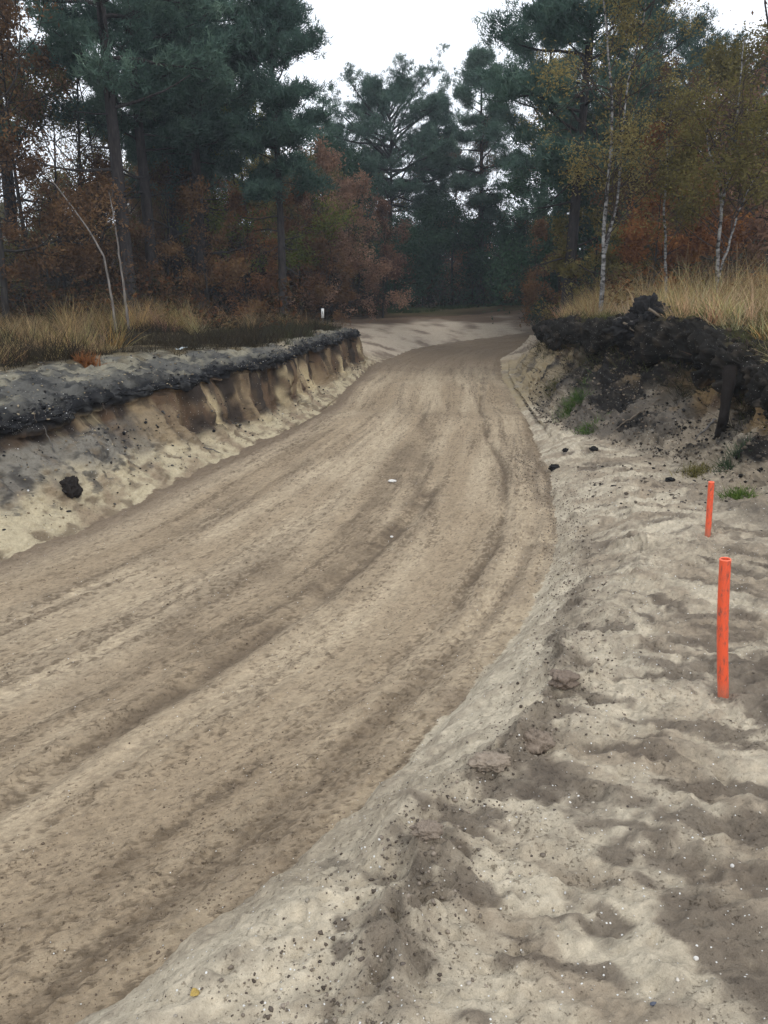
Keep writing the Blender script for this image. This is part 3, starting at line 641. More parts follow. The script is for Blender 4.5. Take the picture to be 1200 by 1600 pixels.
def broadleaf_mesh(seed, H=9, clear=.30, n_leaf=7000, R=.42, nlimb=9, wig=.16, lean=(0, 0), size=(.04, .07), jitter=.2, sparse=1.2, r0=None, path=None, up=.08, maxl=3, droop=0, spread=.75):
    rng = np.random.default_rng(seed); br = []; tips = []
    tp = trunk_path(H, rng, .022) if path is None else resample(path, 16)
    if path is None: tp[:, 0] += lean[0]*H*np.linspace(0, 1, len(tp))**1.3; tp[:, 1] += lean[1]*H*np.linspace(0, 1, len(tp))**1.3
    r0 = r0 or .012*H
    br.append((tp, r0*(1-.86*np.linspace(0, 1, len(tp))), 8))
    az = rng.uniform(0, 6.3)
    for i in range(nlimb):
        u = clear+(1-clear)*(i+rng.uniform(.1, .9))/nlimb; az += 2.4+rng.normal()*.4
        k = u*(len(tp)-1); k0 = min(int(k), len(tp)-2); s = tp[k0]+(tp[k0+1]-tp[k0])*(k-k0)
        el = math.radians(lerp(18, 60, (u-clear)/(1-clear+1e-6))+rng.normal()*8)
        d = np.array([math.cos(az)*math.cos(el), math.sin(az)*math.cos(el), math.sin(el)])
        grow(s, d, R*H*lerp(1.0, .45, (u-clear)/(1-clear+1e-6))*rng.uniform(.7, 1.15), r0*lerp(.5, .2, u), 1, maxl, rng, br, tips, up, wig, (2, 5), spread, .6, droop)
    for t in np.linspace(.82, 1, 4): tips.append(tp[int(t*(len(tp)-1))])
    return tubes(br), leaf_cloud(tips, n_leaf, rng, jitter, size, .3, sparse)
def tree(name, label, cat, loc, trunk, crown, bark, leaf, rot=0, sc=1.0, group=None, scz=None):
    """trunk/crown: (verts, faces[, col]) -> new meshes, or an existing thing's mesh data"""
    e = empty(name, tuple(loc), label, cat, group); e.rotation_euler.z = rot; e.scale = (sc, sc, scz or sc)
    if isinstance(trunk, bpy.types.Mesh):
        t = bpy.data.objects.new('trunk', trunk); COL.objects.link(t); t.parent = e
        c = bpy.data.objects.new('crown', crown); COL.objects.link(c); c.parent = e
    else:
        t = mesh_np('trunk', trunk[0], trunk[1], M[bark], e, smooth=True)
        c = mesh_np('crown', crown[0], crown[1], M[leaf], e, col=crown[2])
    for o, mm_ in ((t, bark), (c, leaf)):
        o.material_slots[0].link = 'OBJECT'; o.material_slots[0].material = M[mm_]
    return e
PROTO = {}
def use(key, fn):
    if key not in PROTO:
        (tv, tf), cr = fn()
        a = mesh_np('trunk', tv, tf, M['bark'], smooth=True); b = mesh_np('crown', cr[0], cr[1], M['needle'], col=cr[2])
        PROTO[key] = (a.data, b.data)
        bpy.data.objects.remove(a); bpy.data.objects.remove(b)
    return PROTO[key]
KINDS = {
 'pineA': lambda: pine_mesh(1, 15, .40, 3.8, 26, 3500),
 'pineB': lambda: pine_mesh(2, 14, .38, 3.2, 34, 4600),
 'pineC': lambda: pine_mesh(3, 13.5, .38, 2.5, 34, 5000),
 'pineD': lambda: pine_mesh(4, 13.0, .47, 4.9, 54, 9500, 3.0),
 'pineE': lambda: pine_mesh(5, 14, .40, 3.1, 34, 4800, 1.4),
 'pineF': lambda: pine_mesh(6, 13.5, .33, 2.6, 56, 7600, 2.0),
 'pineG': lambda: pine_mesh(7, 10.8, .44, 1.95, 34, 4600, 1.3),
 'oakA': lambda: broadleaf_mesh(11, 9, .24, 9000, .40, 10, .2, size=(.05, .09), jitter=.22, sparse=1.1),
 'oakB': lambda: broadleaf_mesh(12, 9, .18, 10000, .38, 11, .18, size=(.05, .09), jitter=.2, sparse=.9),
 'beech': lambda: broadleaf_mesh(13, 4.2, .06, 6500, .46, 11, .14, size=(.045, .085), jitter=.13, sparse=1.6, up=.0, r0=.045),
 'beechB': lambda: broadleaf_mesh(14, 7.0, .10, 11000, .42, 13, .14, size=(.05, .095), jitter=.17, sparse=1.3, up=.02, r0=.085),
 'slim': lambda: broadleaf_mesh(15, 10, .35, 1500, .22, 12, .16, size=(.035, .06), jitter=.2, sparse=1.2, r0=.07, up=.14),
 'slimB': lambda: broadleaf_mesh(16, 10, .30, 900, .20, 11, .18, size=(.035, .06), jitter=.2, sparse=1.2, r0=.055, lean=(.06, 0), up=.14),
 'ever': lambda: broadleaf_mesh(17, 4.2, .05, 14000, .50, 14, .16, size=(.05, .085), jitter=.2, sparse=None, up=.02, r0=.05),
 'bgoak': lambda: broadleaf_mesh(18, 10, .04, 15000, .36, 15, .2, size=(.08, .14), jitter=.42, sparse=None),
}
def put(kind, name, label, cat, u, Y, bark, leaf, sc=1.0, rot=None, group=None, scz=None, dz=0):
    a, b = use(kind, KINDS[kind]); p = at_px(u, Y); rot = random.Random(u*7+int(Y*13)).uniform(0, 6.28) if rot is None else rot
    return tree(name, label, cat, (p[0], p[1], p[2]-.05+dz), a, b, bark, leaf, rot, sc, group, scz)
PINE = 'pine_bark'
M['twig'] = bark_material('twig', [(0.3, (0.022, 0.016, 0.014)), (0.7, (0.075, 0.058, 0.050))])
# ---- pines
put('pineA', 'pine_tree', 'tall pine with thick bare trunk and long branches reaching to the left edge', 'tree', 207, 25, PINE, 'needle', 1.0, 2.2)
put('pineB', 'pine_tree', 'dark pine with its trunk close to the right of the thickest left pine', 'tree', 246, 27.5, PINE, 'needle', 1.0, .4)
put('pineE', 'pine_tree', 'pine behind the dry grass between the close pair of pines and the yellow green tree', 'tree', 322, 29, PINE, 'needle', .98, 1.1)
put('pineG', 'pine_tree', 'straight slender pine beside the white marker post, dense crown above bare trunk', 'tree', 443, 29, PINE, 'needle', 1.0, 3.3)
put('pineD', 'pine_tree', 'broad domed pine in the middle of the far wood under open sky', 'tree', 606, 52, PINE, 'needle', .91, .9)
put('pineC', 'pine_tree', 'narrow lower pine just right of the broad domed middle pine', 'tree', 672, 57, PINE, 'needle', .94, 2.0)
put('pineC', 'pine_tree', 'narrow pointed pine at the far end of the track, left of the tall right pines', 'tree', 748, 50, PINE, 'needle', 1.0, 5.0)
put('pineE', 'pine_tree', 'tall bushy pine behind the track bend, next to the narrow pointed pine', 'tree', 838, 44, PINE, 'needle', 1.0, 4.0)
put('pineF', 'pine_tree', 'big pine standing at the end of the right bank with thick grey trunk', 'tree', 882, 27, PINE, 'needle', .99, 1.7)
put('pineB', 'pine_tree', 'dark green pine behind the forked white birch', 'tree', 968, 35, PINE, 'needle', .93, 2.6)
put('pineD', 'pine_tree', 'dark pine far behind the birches on the right', 'tree', 1075, 42, PINE, 'needle', .90, 4.4)
put('pineA', 'pine_tree', 'pine reaching in from the left edge of the photo', 'tree', 35, 31, PINE, 'needle', 1.06, 5.5)
put('pineF', 'pine_tree', 'dense pine filling the gap behind the two leftmost pine trunks', 'tree', 285, 37, PINE, 'needle', 1.08, .2)
put('pineE', 'pine_tree', 'farther dense pine between the third pine trunk and the slender pine', 'tree', 335, 38, PINE, 'needle', .98, 2.9)
put('pineC', 'pine_tree', 'far pine between slender left pine and domed middle pine', 'tree', 520, 58, PINE, 'needle', .85, 1.5)
# ---- broadleaved trees on the left
put('oakA', 'oak_tree', 'brown leaved oak at the left edge with dark upright trunk', 'tree', 10, 22.5, 'bark', 'brown_leaf', .92, 1.0)
put('oakB', 'oak_tree', 'brown leaved oak behind the tall dry grass at far left', 'tree', 62, 26, 'bark', 'brown_leaf', .85, 2.0)
put('oakA', 'oak_tree', 'olive brown oak behind the leaning pale stem', 'tree', 112, 29, 'bark', 'olive_leaf', .82, 4.0)
put('oakB', 'oak_tree', 'dark brown oak filling the wood just inside the left edge', 'tree', 35, 31, 'bark', 'brown_leaf', .92, 5.0)
put('oakA', 'oak_tree', 'brown oak reaching in from beyond the left edge', 'tree', -70, 25, 'bark', 'brown_leaf', .9, 2.7)
put('oakB', 'oak_tree', 'olive leaved oak deep behind the leaning pale stem', 'tree', 160, 36, 'bark', 'olive_leaf', .85, 1.4)
put('slim', 'bare_tree', 'thin half bare tree standing left of the thickest pine', 'tree', 142, 27, 'bark', 'olive_leaf', 1.0, 0.3)
put('slimB', 'bare_tree', 'thin dark half bare tree directly beside the thickest pine trunk', 'tree', 172, 28, 'bark', 'olive_leaf', 1.0, 3.0)
put('beech', 'beech_sapling', 'low brown beech sapling below the leftmost oaks', 'tree', 90, 24, 'bark', 'brown_leaf', .8, 3.0)
put('beech', 'beech_sapling', 'brown beech sapling behind the pair of pale stems', 'tree', 160, 26.5, 'bark', 'brown_leaf', .9, 5.0)
put('beechB', 'beech_tree', 'dark russet beech between the close pair of left pines', 'tree', 262, 32, 'bark', 'brown_leaf', .72, 1.0)
put('beech', 'beech_sapling', 'brown beech sapling at the foot of the third pine from the left', 'tree', 332, 28, 'bark', 'brown_leaf', .82, 2.4)
put('beech', 'beech_sapling', 'red brown beech sapling left of the slender pine', 'tree', 385, 30, 'bark', 'rust_leaf', .85, .6)
put('oakB', 'birch_tree', 'yellow green tree glowing behind the slender left pine', 'tree', 402, 34, 'bark', 'ygreen_leaf', .84, .6)
put('beechB', 'beech_tree', 'orange brown beech just right of the slender left pine', 'tree', 472, 34, 'bark', 'rust_leaf', .66, 2.6)
put('beechB', 'beech_tree', 'tall pinkish red beech in front of the middle pines', 'tree', 520, 36, 'bark', 'pink_leaf', .86, 4.1)
put('beechB', 'beech_tree', 'pinkish brown beech with dark forked trunk right of the marker post', 'tree', 546, 38, 'bark', 'pink_leaf', .74, 5.6)
put('beechB', 'beech_tree', 'fading brown beech at the right of the pink beeches', 'tree', 598, 40, 'bark', 'pink_leaf', .66, 1.9)
put('beech', 'beech_sapling', 'small brown sapling right behind the white marker post', 'tree', 512, 33, 'bark', 'brown_leaf', .62, .9)
put('oakB', 'oak_tree', 'reddish brown oak below the narrow middle pine', 'tree', 688, 60, 'bark', 'brown_leaf', 1.1, 2.2)
# ---- evergreen thicket at the far end
for k, (u, Y, s, l) in enumerate([(615, 47, .95, 'dark evergreen bush behind the grass strip, below the domed pine'), (660, 50, 1.15, 'dark evergreen bush at the middle of the far thicket'),
        (708, 49, 1.1, 'dark evergreen bush left of the thin grey trunks'), (768, 50, 1.2, 'dark evergreen bush among the thin grey trunks'),
        (815, 47, .95, 'dark bush in shade behind the far sand ramp'), (560, 46, .8, 'dark evergreen bush under the pinkish beeches'), (850, 40, .7, 'low dark bush left of the big right pine')]):
    put('ever', 'evergreen_bush', l, 'bush', u, Y, 'bark', 'dark_leaf', s, k*1.1, 'evergreen bushes at the far end of the track')
for k, (u, Y, s, l) in enumerate([(738, 49.5, .9, 'thin bare trunk left of a close pair behind the far sand'), (756, 50.5, 1.0, 'thin bare trunk in the middle of three behind the far sand'), (776, 50, .95, 'thin bare trunk at the right of three behind the far sand'),
        (836, 42, .9, 'thin bare tree against the sky gap left of the big right pine'), (640, 55, 1.0, 'thin bare tree before the bright gap below the domed pine'), (705, 54, .95, 'thin bare tree rising above the evergreen thicket')]):
    put('slim' if k % 2 else 'slimB', 'bare_tree', l, 'tree', u, Y, 'bark', 'brown_leaf', s, k*1.3)
# ---- right side
put('beech', 'beech_sapling', 'orange beech sapling between the two nearer birches', 'tree', 1015, 25, 'bark', 'orange_leaf', .95, .4)
put('beech', 'beech_sapling', 'bright rust beech left of the rightmost birch', 'tree', 1078, 26, 'bark', 'orange_leaf', 1.05, 2.0)
put('beech', 'beech_sapling', 'brown beech sapling behind the forked birch', 'tree', 925, 27, 'bark', 'olive_leaf', .85, 3.7)
put('beechB', 'beech_tree', 'dark russet beech behind the slim leaning birch', 'tree', 1045, 31, 'bark', 'brown_leaf', .8, 4.9)
put('oakB', 'oak_tree', 'grey brown oak behind the forked white birch', 'tree', 1010, 34, 'bark', 'brown_leaf', .95, 1.2)
put('oakA', 'oak_tree', 'olive brown oak behind the rightmost birch', 'tree', 1135, 29, 'bark', 'olive_leaf', .9, 3.1)
put('oakA', 'oak_tree', 'tall purplish brown oak cut by the right edge of the photo', 'tree', 1205, 22, 'bark', 'pink_leaf', 1.02, 4.2)
put('beechB', 'beech_tree', 'brown beech at the right edge behind tall dry grass', 'tree', 1185, 26, 'bark', 'brown_leaf', .75, 5.2)
put('beech', 'beech_sapling', 'brown sapling in the shade left of the big right pine', 'tree', 845, 33, 'bark', 'brown_leaf', .8, .5)
# ---- birches with their own trunks (points: photo column, photo row)
def path_px(pix, Y):
    r = []
    for u, v in pix:
        yi = (v-800)/FPX; fwd = math.cos(PITCH)-yi*math.sin(PITCH); dn = math.sin(PITCH)+yi*math.cos(PITCH); t = Y/fwd
        r.append(((u-600)/FPX*t, Y, H_EYE-dn*t))
    return np.array(r)
def stem_tree(name, label, paths, Y, r0, bark, leaf, n_leaf, seed, nl=7, L=1.5, droop=.05, size=(.03, .05), clear=.35):
    rng = np.random.default_rng(seed); br = []; tips = []
    P0 = path_px(paths[0], Y); g = ground(P0[0][0], Y); org = np.array([P0[0][0], Y, g-.05])
    for k, pp in enumerate(paths):
        p = path_px(pp, Y)
        if k == 0: p[0][2] = g-.05
        p = resample(p, 22)-org
        p += np.cumsum(rng.normal(size=p.shape)*np.array([.008, .02, 0]), 0)*(k > 0 or 1)
        rr = r0*(1 if k == 0 else .66)*(1-.78*np.linspace(0, 1, len(p)))
        br.append((p, rr, 8))
        for i in range(nl):
            u = rng.uniform(clear if k == 0 else .15, 1); q_ = p[int(u*(len(p)-1))]; az = rng.uniform(0, 6.3); el = math.radians(rng.uniform(15, 60))
            d = np.array([math.cos(az)*math.cos(el), math.sin(az)*math.cos(el), math.sin(el)])
            grow(q_, d, L*rng.uniform(.6, 1.2)*(1.15-.5*u), r0*.28, 1, 3, rng, br, tips, .04, .17, (2, 4), .7, .6, droop)
    cr = leaf_cloud(tips, n_leaf, rng, .13, size, .3, 1.5)
    e = tree(name, label, 'tree', org, tubes([b for b in br if len(b) == 3 and b[2] == 8]), cr, bark, leaf)
    bv, bf = tubes([b for b in br if not (len(b) == 3 and b[2] == 8)]); mesh_np('twig_crown', bv, bf, M['twig'], e, smooth=True)
    return e
stem_tree('birch_tree', 'forked white birch with sparse yellow leaves right of the big pine',
          [[(940, 470), (944, 400), (945, 350), (948, 300), (955, 240), (955, 160), (950, 90), (945, 20), (940, -60)],
           [(945, 395), (958, 350), (968, 300), (975, 200), (985, 120), (1005, 40), (1020, -50)]], 19.5, .058, 'birch_bark', 'yellow_leaf', 15000, 71, 22, 1.7, size=(.025, .045), clear=.2)
stem_tree('birch_tree', 'slim white birch leaning right at its top, middle of the three birches',
          [[(1044, 450), (1042, 390), (1038, 330), (1045, 260), (1042, 200), (1052, 170), (1062, 145)]], 20, .044, 'birch_bark', 'olive_leaf', 6500, 72, 16, 1.1, size=(.025, .045))
stem_tree('birch_tree', 'rightmost white birch with forked trunk in the dry grass',
          [[(1120, 450), (1124, 390), (1129, 320), (1140, 280), (1148, 230), (1155, 150), (1160, 60)], [(1129, 320), (1122, 270), (1108, 235), (1100, 180)],
           [(1122, 435), (1135, 395), (1150, 340), (1175, 280)]], 18, .050, 'birch_bark', 'olive_leaf', 12000, 73, 14, 1.4, size=(.025, .045))
stem_tree('bare_tree', 'pale bare stem leaning left before the dark oaks',
          [[(181, 500), (172, 455), (160, 400), (140, 365), (118, 335), (100, 308), (75, 280), (55, 255)]], 20, .036, 'pale_bark', 'brown_leaf', 260, 74, 3, .7)
stem_tree('bare_tree', 'pale crooked upright stem just left of the thickest pine',
          [[(200, 505), (194, 450), (186, 400), (184, 370), (178, 335), (172, 300)]], 20, .038, 'pale_bark', 'brown_leaf', 160, 75, 3, .6)
put('pineB', 'pine_tree', 'dense pine crowding close behind the third pine trunk', 'tree', 312, 33, PINE, 'needle', 1.05, 2.9)
# ---- the deeper wood: many trees behind the front rows
rg = random.Random(4)
bgk = 0
for Y in (40, 47, 55, 64, 74, 86):
    u = -60+rg.uniform(0, 60)
    while u < 1270:
        if not (Y < 50 and 560 < u < 850) and not (Y < 60 and u < 215 and rg.random() < .5):
            k = rg.random(); yy = Y+rg.uniform(-3, 3)
            if k < .40 and u > 225 and not (500 < u < 700 and Y < 80) and not (690 < u < 800):
                put(rg.choice(['pineB', 'pineC', 'pineE']), 'pine_tree', 'pine standing deep in the wood behind the front rows of trees', 'tree', int(u), yy, PINE, 'needle', rg.uniform(.60, .80), group='pines deep in the wood')
            else:
                gap = 620 < u < 860
                put('bgoak', 'oak_tree', 'brown broadleaved tree deep in the wood behind the front rows of trees', 'tree', int(u), yy, 'bark', rg.choice(['brown_leaf', 'brown_leaf', 'olive_leaf', 'olive_leaf', 'dark_leaf']), rg.uniform(.40, .55) if gap else rg.uniform(.45, .68) if u < 225 else rg.uniform(.62, .9), group='broadleaved trees deep in the wood')
            bgk += 1
        u += rg.uniform(60, 125)
# ------------------------------------------------------------------ grass, heather, undergrowth (nobody could count it)
def scatter(n, x0, x1, y0, y1, rng, dens):
    x = rng.uniform(x0, x1, n); y = rng.uniform(y0, y1, n); keep = rng.uniform(size=n) < dens(x, y)
    return x[keep], y[keep]
def lx(y, k): return np.interp(y, ys, KX[:, k])
def grass(name, label, x, y, h, width, c0, c1, rng, lean=.35, bend=.35, sink=.03, seg=2, per=1, spread=.05):
    x = np.repeat(x, per)+rng.normal(size=len(x)*per)*spread; y = np.repeat(y, per)+rng.normal(size=len(y)*per)*spread
    z = ground_arr(x, y)-sink
    hh = np.repeat(h, per)*rng.uniform(.55, 1.1, len(x))
    d = np.stack([rng.normal(size=len(x))*lean, rng.normal(size=len(x))*lean, np.ones(len(x))], 1)
    V, F, bi = blades(np.stack([x, y, z], 1), d, hh, width*rng.uniform(.6, 1.3, len(x)), rng, bend, seg)
    t = np.clip(rng.normal(.5, .3, len(x)), 0, 1)[:, None]; cc = (np.asarray(c0)*(1-t)+np.asarray(c1)*t)*rng.uniform(.75, 1.2, (len(x), 1))
    return tag(mesh_np(name, V, F, M['plant'], col=cc[bi]), label, None, None, 'stuff')
rng = np.random.default_rng(8)
tuss = lambda x, y, s, sd, th=.5, w_=.12: sst(th-w_, th+w_, vnoise(x*s, y*s, None, sd))
def tussocks(name, label, x, y, h, nb, width, c0, c1, rng, spread=.10, lean=.55):
    """clumps of long thin blades that fan out from one foot"""
    n = len(x); k = np.repeat(np.arange(n), nb); N_ = len(k)
    a = rng.uniform(0, 6.3, N_); q_ = np.abs(rng.normal(size=N_))
    bx, by = x[k]+np.cos(a)*q_*spread, y[k]+np.sin(a)*q_*spread
    tilt = rng.normal(size=(n, 2))*.14
    d = np.stack([np.cos(a)*q_*lean+tilt[k, 0], np.sin(a)*q_*lean+tilt[k, 1], np.ones(N_)], 1)
    hh = h[k]*rng.uniform(.35, 1.1, N_)
    V, F, bi = blades(np.stack([bx, by, ground_arr(bx, by)-.03], 1), d, hh, width*rng.uniform(.6, 1.3, N_), rng, .62, 3)
    t = np.clip(rng.normal(.5, .28, N_)+rng.normal(size=n)[k]*.25, 0, 1)[:, None]; cc = (np.asarray(c0)*(1-t)+np.asarray(c1)*t)*rng.uniform(.65, 1.25, (N_, 1))*(1+rng.normal(size=(n, 3))[k]*np.array([.10, .06, .16]))
    return tag(mesh_np(name, V, F, M['plant'], col=cc[bi]), label, None, None, 'stuff')
# left: tall dry purple moor grass
x, y = scatter(2300, -16, 1, 10.5, 31, rng, lambda x, y: (x < lx(y, 3)-.5)*(.06+.94*tuss(x, y, .5, 3, .54, .07))*(1-.6*np.exp(-((x+4.9)/1.1)**2-((y-15.5)/3)**2)))
tussocks('dry_grass', 'tall straw coloured grass on the heath left of the track', x, y, (.26+.56*tuss(x, y, .45, 9, .5, .3))*np.exp(np.clip(rng.normal(size=len(x))*.35, -.7, .35))*.88, 62, .0085, (.11, .072, .036), (.46, .335, .17), rng)
# left: dark heather in front of the grass
x, y = scatter(13000, -14, 1, 9.5, 30, rng, lambda x, y: (x < lx(y, 3)+.12)*np.maximum(tuss(x, y, .9, 13, .46)*.9, np.exp(-((x-lx(y, 3)+.3)/.4)**2)))
grass('heather', 'dark low heather along the top of the left bank', x, y, (.15+.22*tuss(x, y, .9, 19, .5, .3))*np.exp(rng.normal(size=len(x))*.35), .011, (.018, .017, .012), (.062, .048, .030), rng, .6, .3, per=13, spread=.08)
x, y = scatter(2600, -4, 1, 17, 30, rng, lambda x, y: (x < lx(y, 3)+.2)*(x > lx(y, 3)-2.2)*tuss(x, y, 1.2, 23, .42))
grass('heather', 'green heather on the far part of the left bank', x, y, .24*np.exp(rng.normal(size=len(x))*.4), .012, (.026, .030, .017), (.085, .082, .046), rng, .6, .3, per=10, spread=.08)
# right: tall grass on the bank
x, y = scatter(3000, 3.8, 17, 7.5, 29, rng, lambda x, y: (x > lx(y, 19)+.30)*(.35+.65*tuss(x, y, .6, 33, .42)))
tussocks('dry_grass', 'tall golden grass on top of the right bank', x, y, (.36+.66*tuss(x, y, .45, 39, .45, .3)*sst(.3, 1.8, x-lx(y, 19)))*np.exp(np.clip(rng.normal(size=len(x))*.30, -.6, .35)), 66, .0085, (.15, .100, .045), (.60, .46, .24), rng)
x, y = scatter(9000, 3.6, 10, 7.5, 28, rng, lambda x, y: (x > lx(y, 19)-.12)*np.exp(-((x-lx(y, 19)-.7)/1.0)**2))
grass('green_grass', 'short green grass along the lip of the right bank', x, y, np.full(len(x), .22), .008, (.035, .042, .014), (.11, .115, .040), rng, .6, .5, per=9, spread=.06)
x, y = scatter(5200, 3.4, 8, 7.5, 26, rng, lambda x, y: np.exp(-((x-lx(y, 19)+.02)/.16)**2)*tuss(x, y, 1.6, 63, .42))
grass('heather', 'dark heather and roots hanging over the lip of the right bank', x, y, np.full(len(x), .30), .010, (.018, .017, .013), (.065, .055, .032), rng, 1.1, 1.2, per=9, spread=.06, seg=3)
# far strip of grass before the thicket
x, y = scatter(5000, -6, 9, 44, 50, rng, lambda x, y: (x < lx(y, 3)+1.5)*tuss(x, y, .5, 43, .45))
grass('green_grass', 'strip of dark green grass below the far thicket', x, y, np.full(len(x), .22), .03, (.022, .040, .014), (.060, .085, .030), rng, .5, .4, per=6, spread=.12, seg=1)
x, y = scatter(500, -2.5, 0.6, 27, 31, rng, lambda x, y: (x < lx(y, 10)-1.75)*(x > lx(y, 10)-2.7))
grass('dry_grass', 'small patch of yellow grass right of the marker post', x, y, np.full(len(x), .42), .014, (.16, .11, .035), (.34, .25, .09), rng, .3, .35, per=6, spread=.08)
# brown bracken and leaf litter under the trees
def litter(name, label, n, x0, x1, y0, y1, dens, hmax, size, cols, seed):
    r = np.random.default_rng(seed); x, y = scatter(n, x0, x1, y0, y1, r, dens); z = ground_arr(x, y)
    hz = hmax*(.15+.85*tuss(x, y, .45, seed, .5, .35))*r.uniform(0, 1, len(x))**.8
    V, F, li = leaves(np.stack([x, y, z+hz], 1), r.uniform(*size, len(x)), r, .4)
    cc = np.asarray(cols)[r.integers(0, len(cols), len(x))]*r.uniform(.6, 1.3, (len(x), 1))
    return tag(mesh_np(name, V, F, M['plant'], col=cc[li]), label, None, None, 'stuff')
BR = [(.055, .030, .016), (.085, .045, .022), (.10, .042, .018), (.045, .035, .018), (.030, .026, .014)]
litter('undergrowth', 'brown bracken and brambles under the trees left of the track', 60000, -22, 0, 21, 46, lambda x, y: (x < lx(y, 3)-.8)*sst(21, 25, y)*1.0, 1.5, (.05, .10), BR, 301)
litter('undergrowth', 'dark bracken and brambles under the trees at the far end', 40000, -30, 40, 45, 80, lambda x, y: ((x < lx(y, 10)-4.5) | (y > 48))*1.0, 1.9, (.08, .16), [(.030, .030, .016), (.020, .030, .016), (.05, .032, .018)], 302)
litter('undergrowth', 'brown bracken under the trees behind the right bank', 40000, 5, 26, 19, 42, lambda x, y: (x > lx(y, 19)+1.5)*sst(19, 23, y), 1.3, (.05, .10), BR+[(.15, .075, .02)], 303)

def wood(name, label, n, x0, x1, y0, y1, hmax, size, cols, seed):
    r = np.random.default_rng(seed); x, y = r.uniform(x0, x1, n), r.uniform(y0, y1, n)
    hz_ = (hmax*(.45+.55*vnoise(x*.16, y*.16, None, seed)))*r.uniform(0, 1, n)
    V, F, li = leaves(np.stack([x, y, 1.0+hz_], 1), r.uniform(*size, n), r, .1)
    cc = np.asarray(cols)[(vnoise(x*.2+9, y*.2, None, seed)*len(cols)).astype(int) % len(cols)]*r.uniform(.5, 1.4, (n, 1))
    return tag(mesh_np(name, V, F, M['plant'], col=cc[li]), label, None, None, 'stuff')
wood('woodland', 'dim far wood closing the view between the trunks', 90000, -75, 85, 76, 118, 8.5, (.16, .34), [(.030, .024, .018), (.022, .030, .022), (.045, .030, .020), (.018, .024, .020)], 310)
wood('underwood', 'dim brown brushwood between the trunks left of the track', 60000, -34, -2, 33, 62, 3.6, (.07, .15), [(.035, .024, .016), (.060, .032, .018), (.028, .026, .016), (.045, .026, .018)], 311)
wood('underwood', 'dim brown brushwood between the trunks behind the right bank', 60000, 12, 48, 34, 62, 4.2, (.07, .15), [(.035, .024, .016), (.075, .036, .018), (.028, .026, .016), (.055, .032, .018)], 312)
# ------------------------------------------------------------------ loose crumbs and pebbles
def lumps(n, x, y, size, rng, colr, name, label, squash=.6, matl='soilbit'):
    ico = np.array([(0, 0, 1), (.89, 0, .45), (.28, .85, .45), (-.72, .53, .45), (-.72, -.53, .45), (.28, -.85, .45), (.72, .53, -.45), (-.28, .85, -.45), (-.89, 0, -.45), (-.28, -.85, -.45), (.72, -.53, -.45), (0, 0, -1)])
    fc = np.array([(0, 1, 2), (0, 2, 3), (0, 3, 4), (0, 4, 5), (0, 5, 1), (1, 6, 2), (2, 7, 3), (3, 8, 4), (4, 9, 5), (5, 10, 1), (6, 7, 2), (7, 8, 3), (8, 9, 4), (9, 10, 5), (10, 6, 1), (11, 7, 6), (11, 8, 7), (11, 9, 8), (11, 10, 9), (11, 6, 10)])
    N = len(x); z = ground_arr(x, y)
    V = ico[None]*(1+rng.normal(size=(N, 12, 1))*.22)*rng.uniform(.6, 1.3, (N, 1, 3)); V[..., 2] *= squash
    a = rng.uniform(0, 6.3, N)[:, None]; X = V[..., 0]*np.cos(a)-V[..., 1]*np.sin(a); Yv = V[..., 0]*np.sin(a)+V[..., 1]*np.cos(a)
    size = np.minimum(size, np.median(size)*2.6)
    V = np.stack([X, Yv, V[..., 2]], -1)*size[:, None, None]; V += np.stack([x, y, z-size*.05], -1)[:, None]
    F = (np.arange(N)[:, None, None]*12+fc[None]).reshape(-1, 3)
    cc = np.asarray(colr)[rng.integers(0, len(colr), N)]*rng.uniform(.7, 1.25, (N, 1))
    return tag(mesh_np(name, V.reshape(-1, 3), F, M['plant_solid'], col=np.repeat(cc, 12, 0)), label, None, None, 'stuff')
M['plant_solid'] = attr_material('plant_solid', 0.0)
rng = np.random.default_rng(18)
def near_scatter(n, rng, dens):                                # more of them near the path's start, where they show
    r = 1.3*np.exp(rng.uniform(0, math.log(18/1.3), n)); a = rng.uniform(-.62, .62, n)
    x, y = r*np.sin(a), r*np.cos(a); k = rng.uniform(size=n) < dens(x, y); return x[k], y[k]
r0f = lambda y: np.interp(y, ys, R0); l0f = lambda y: np.interp(y, ys, L0)
x, y = near_scatter(42000, rng, lambda x, y: ((x < r0f(y)) & (x > l0f(y)))*(.12+.88*tuss(x, y, 1.3, 51, .55)))
lumps(0, x, y, .0023*np.exp(rng.normal(size=len(x))*.5)*(1+.09*y), rng, [(.13, .10, .075), (.20, .155, .115), (.27, .215, .16)], 'soil_crumbs', 'loose crumbs of damp sand scattered over the track')
cy_ = 1.2+11*rng.uniform(0, 1, 9000)**1.6; cx_ = np.interp(cy_, ys, xc)+rng.normal(size=9000)*.17-.05
lumps(0, cx_, cy_, .0026*np.exp(np.clip(rng.normal(size=9000)*.55, -1, 1.0))*(1+.10*cy_), rng, [(.10, .082, .067), (.15, .125, .10), (.24, .20, .16)], 'soil_crumbs', 'crumbled damp sand along the crest beside the track', .8)
x, y = near_scatter(9000, rng, lambda x, y: (x > r0f(y))*(.1+.9*tuss(x, y, 1.1, 53, .6)))
lumps(0, x, y, .0024*np.exp(rng.normal(size=len(x))*.55)*(1+.10*y), rng, [(.11, .092, .078), (.16, .135, .11), (.32, .28, .23), (.36, .32, .26)], 'soil_crumbs', 'dark crumbs of soil scattered over the pale sand')
x, y = near_scatter(5200, rng, lambda x, y: (x > r0f(y)-.1)*(.3+.7*tuss(x, y, .9, 55, .5)))
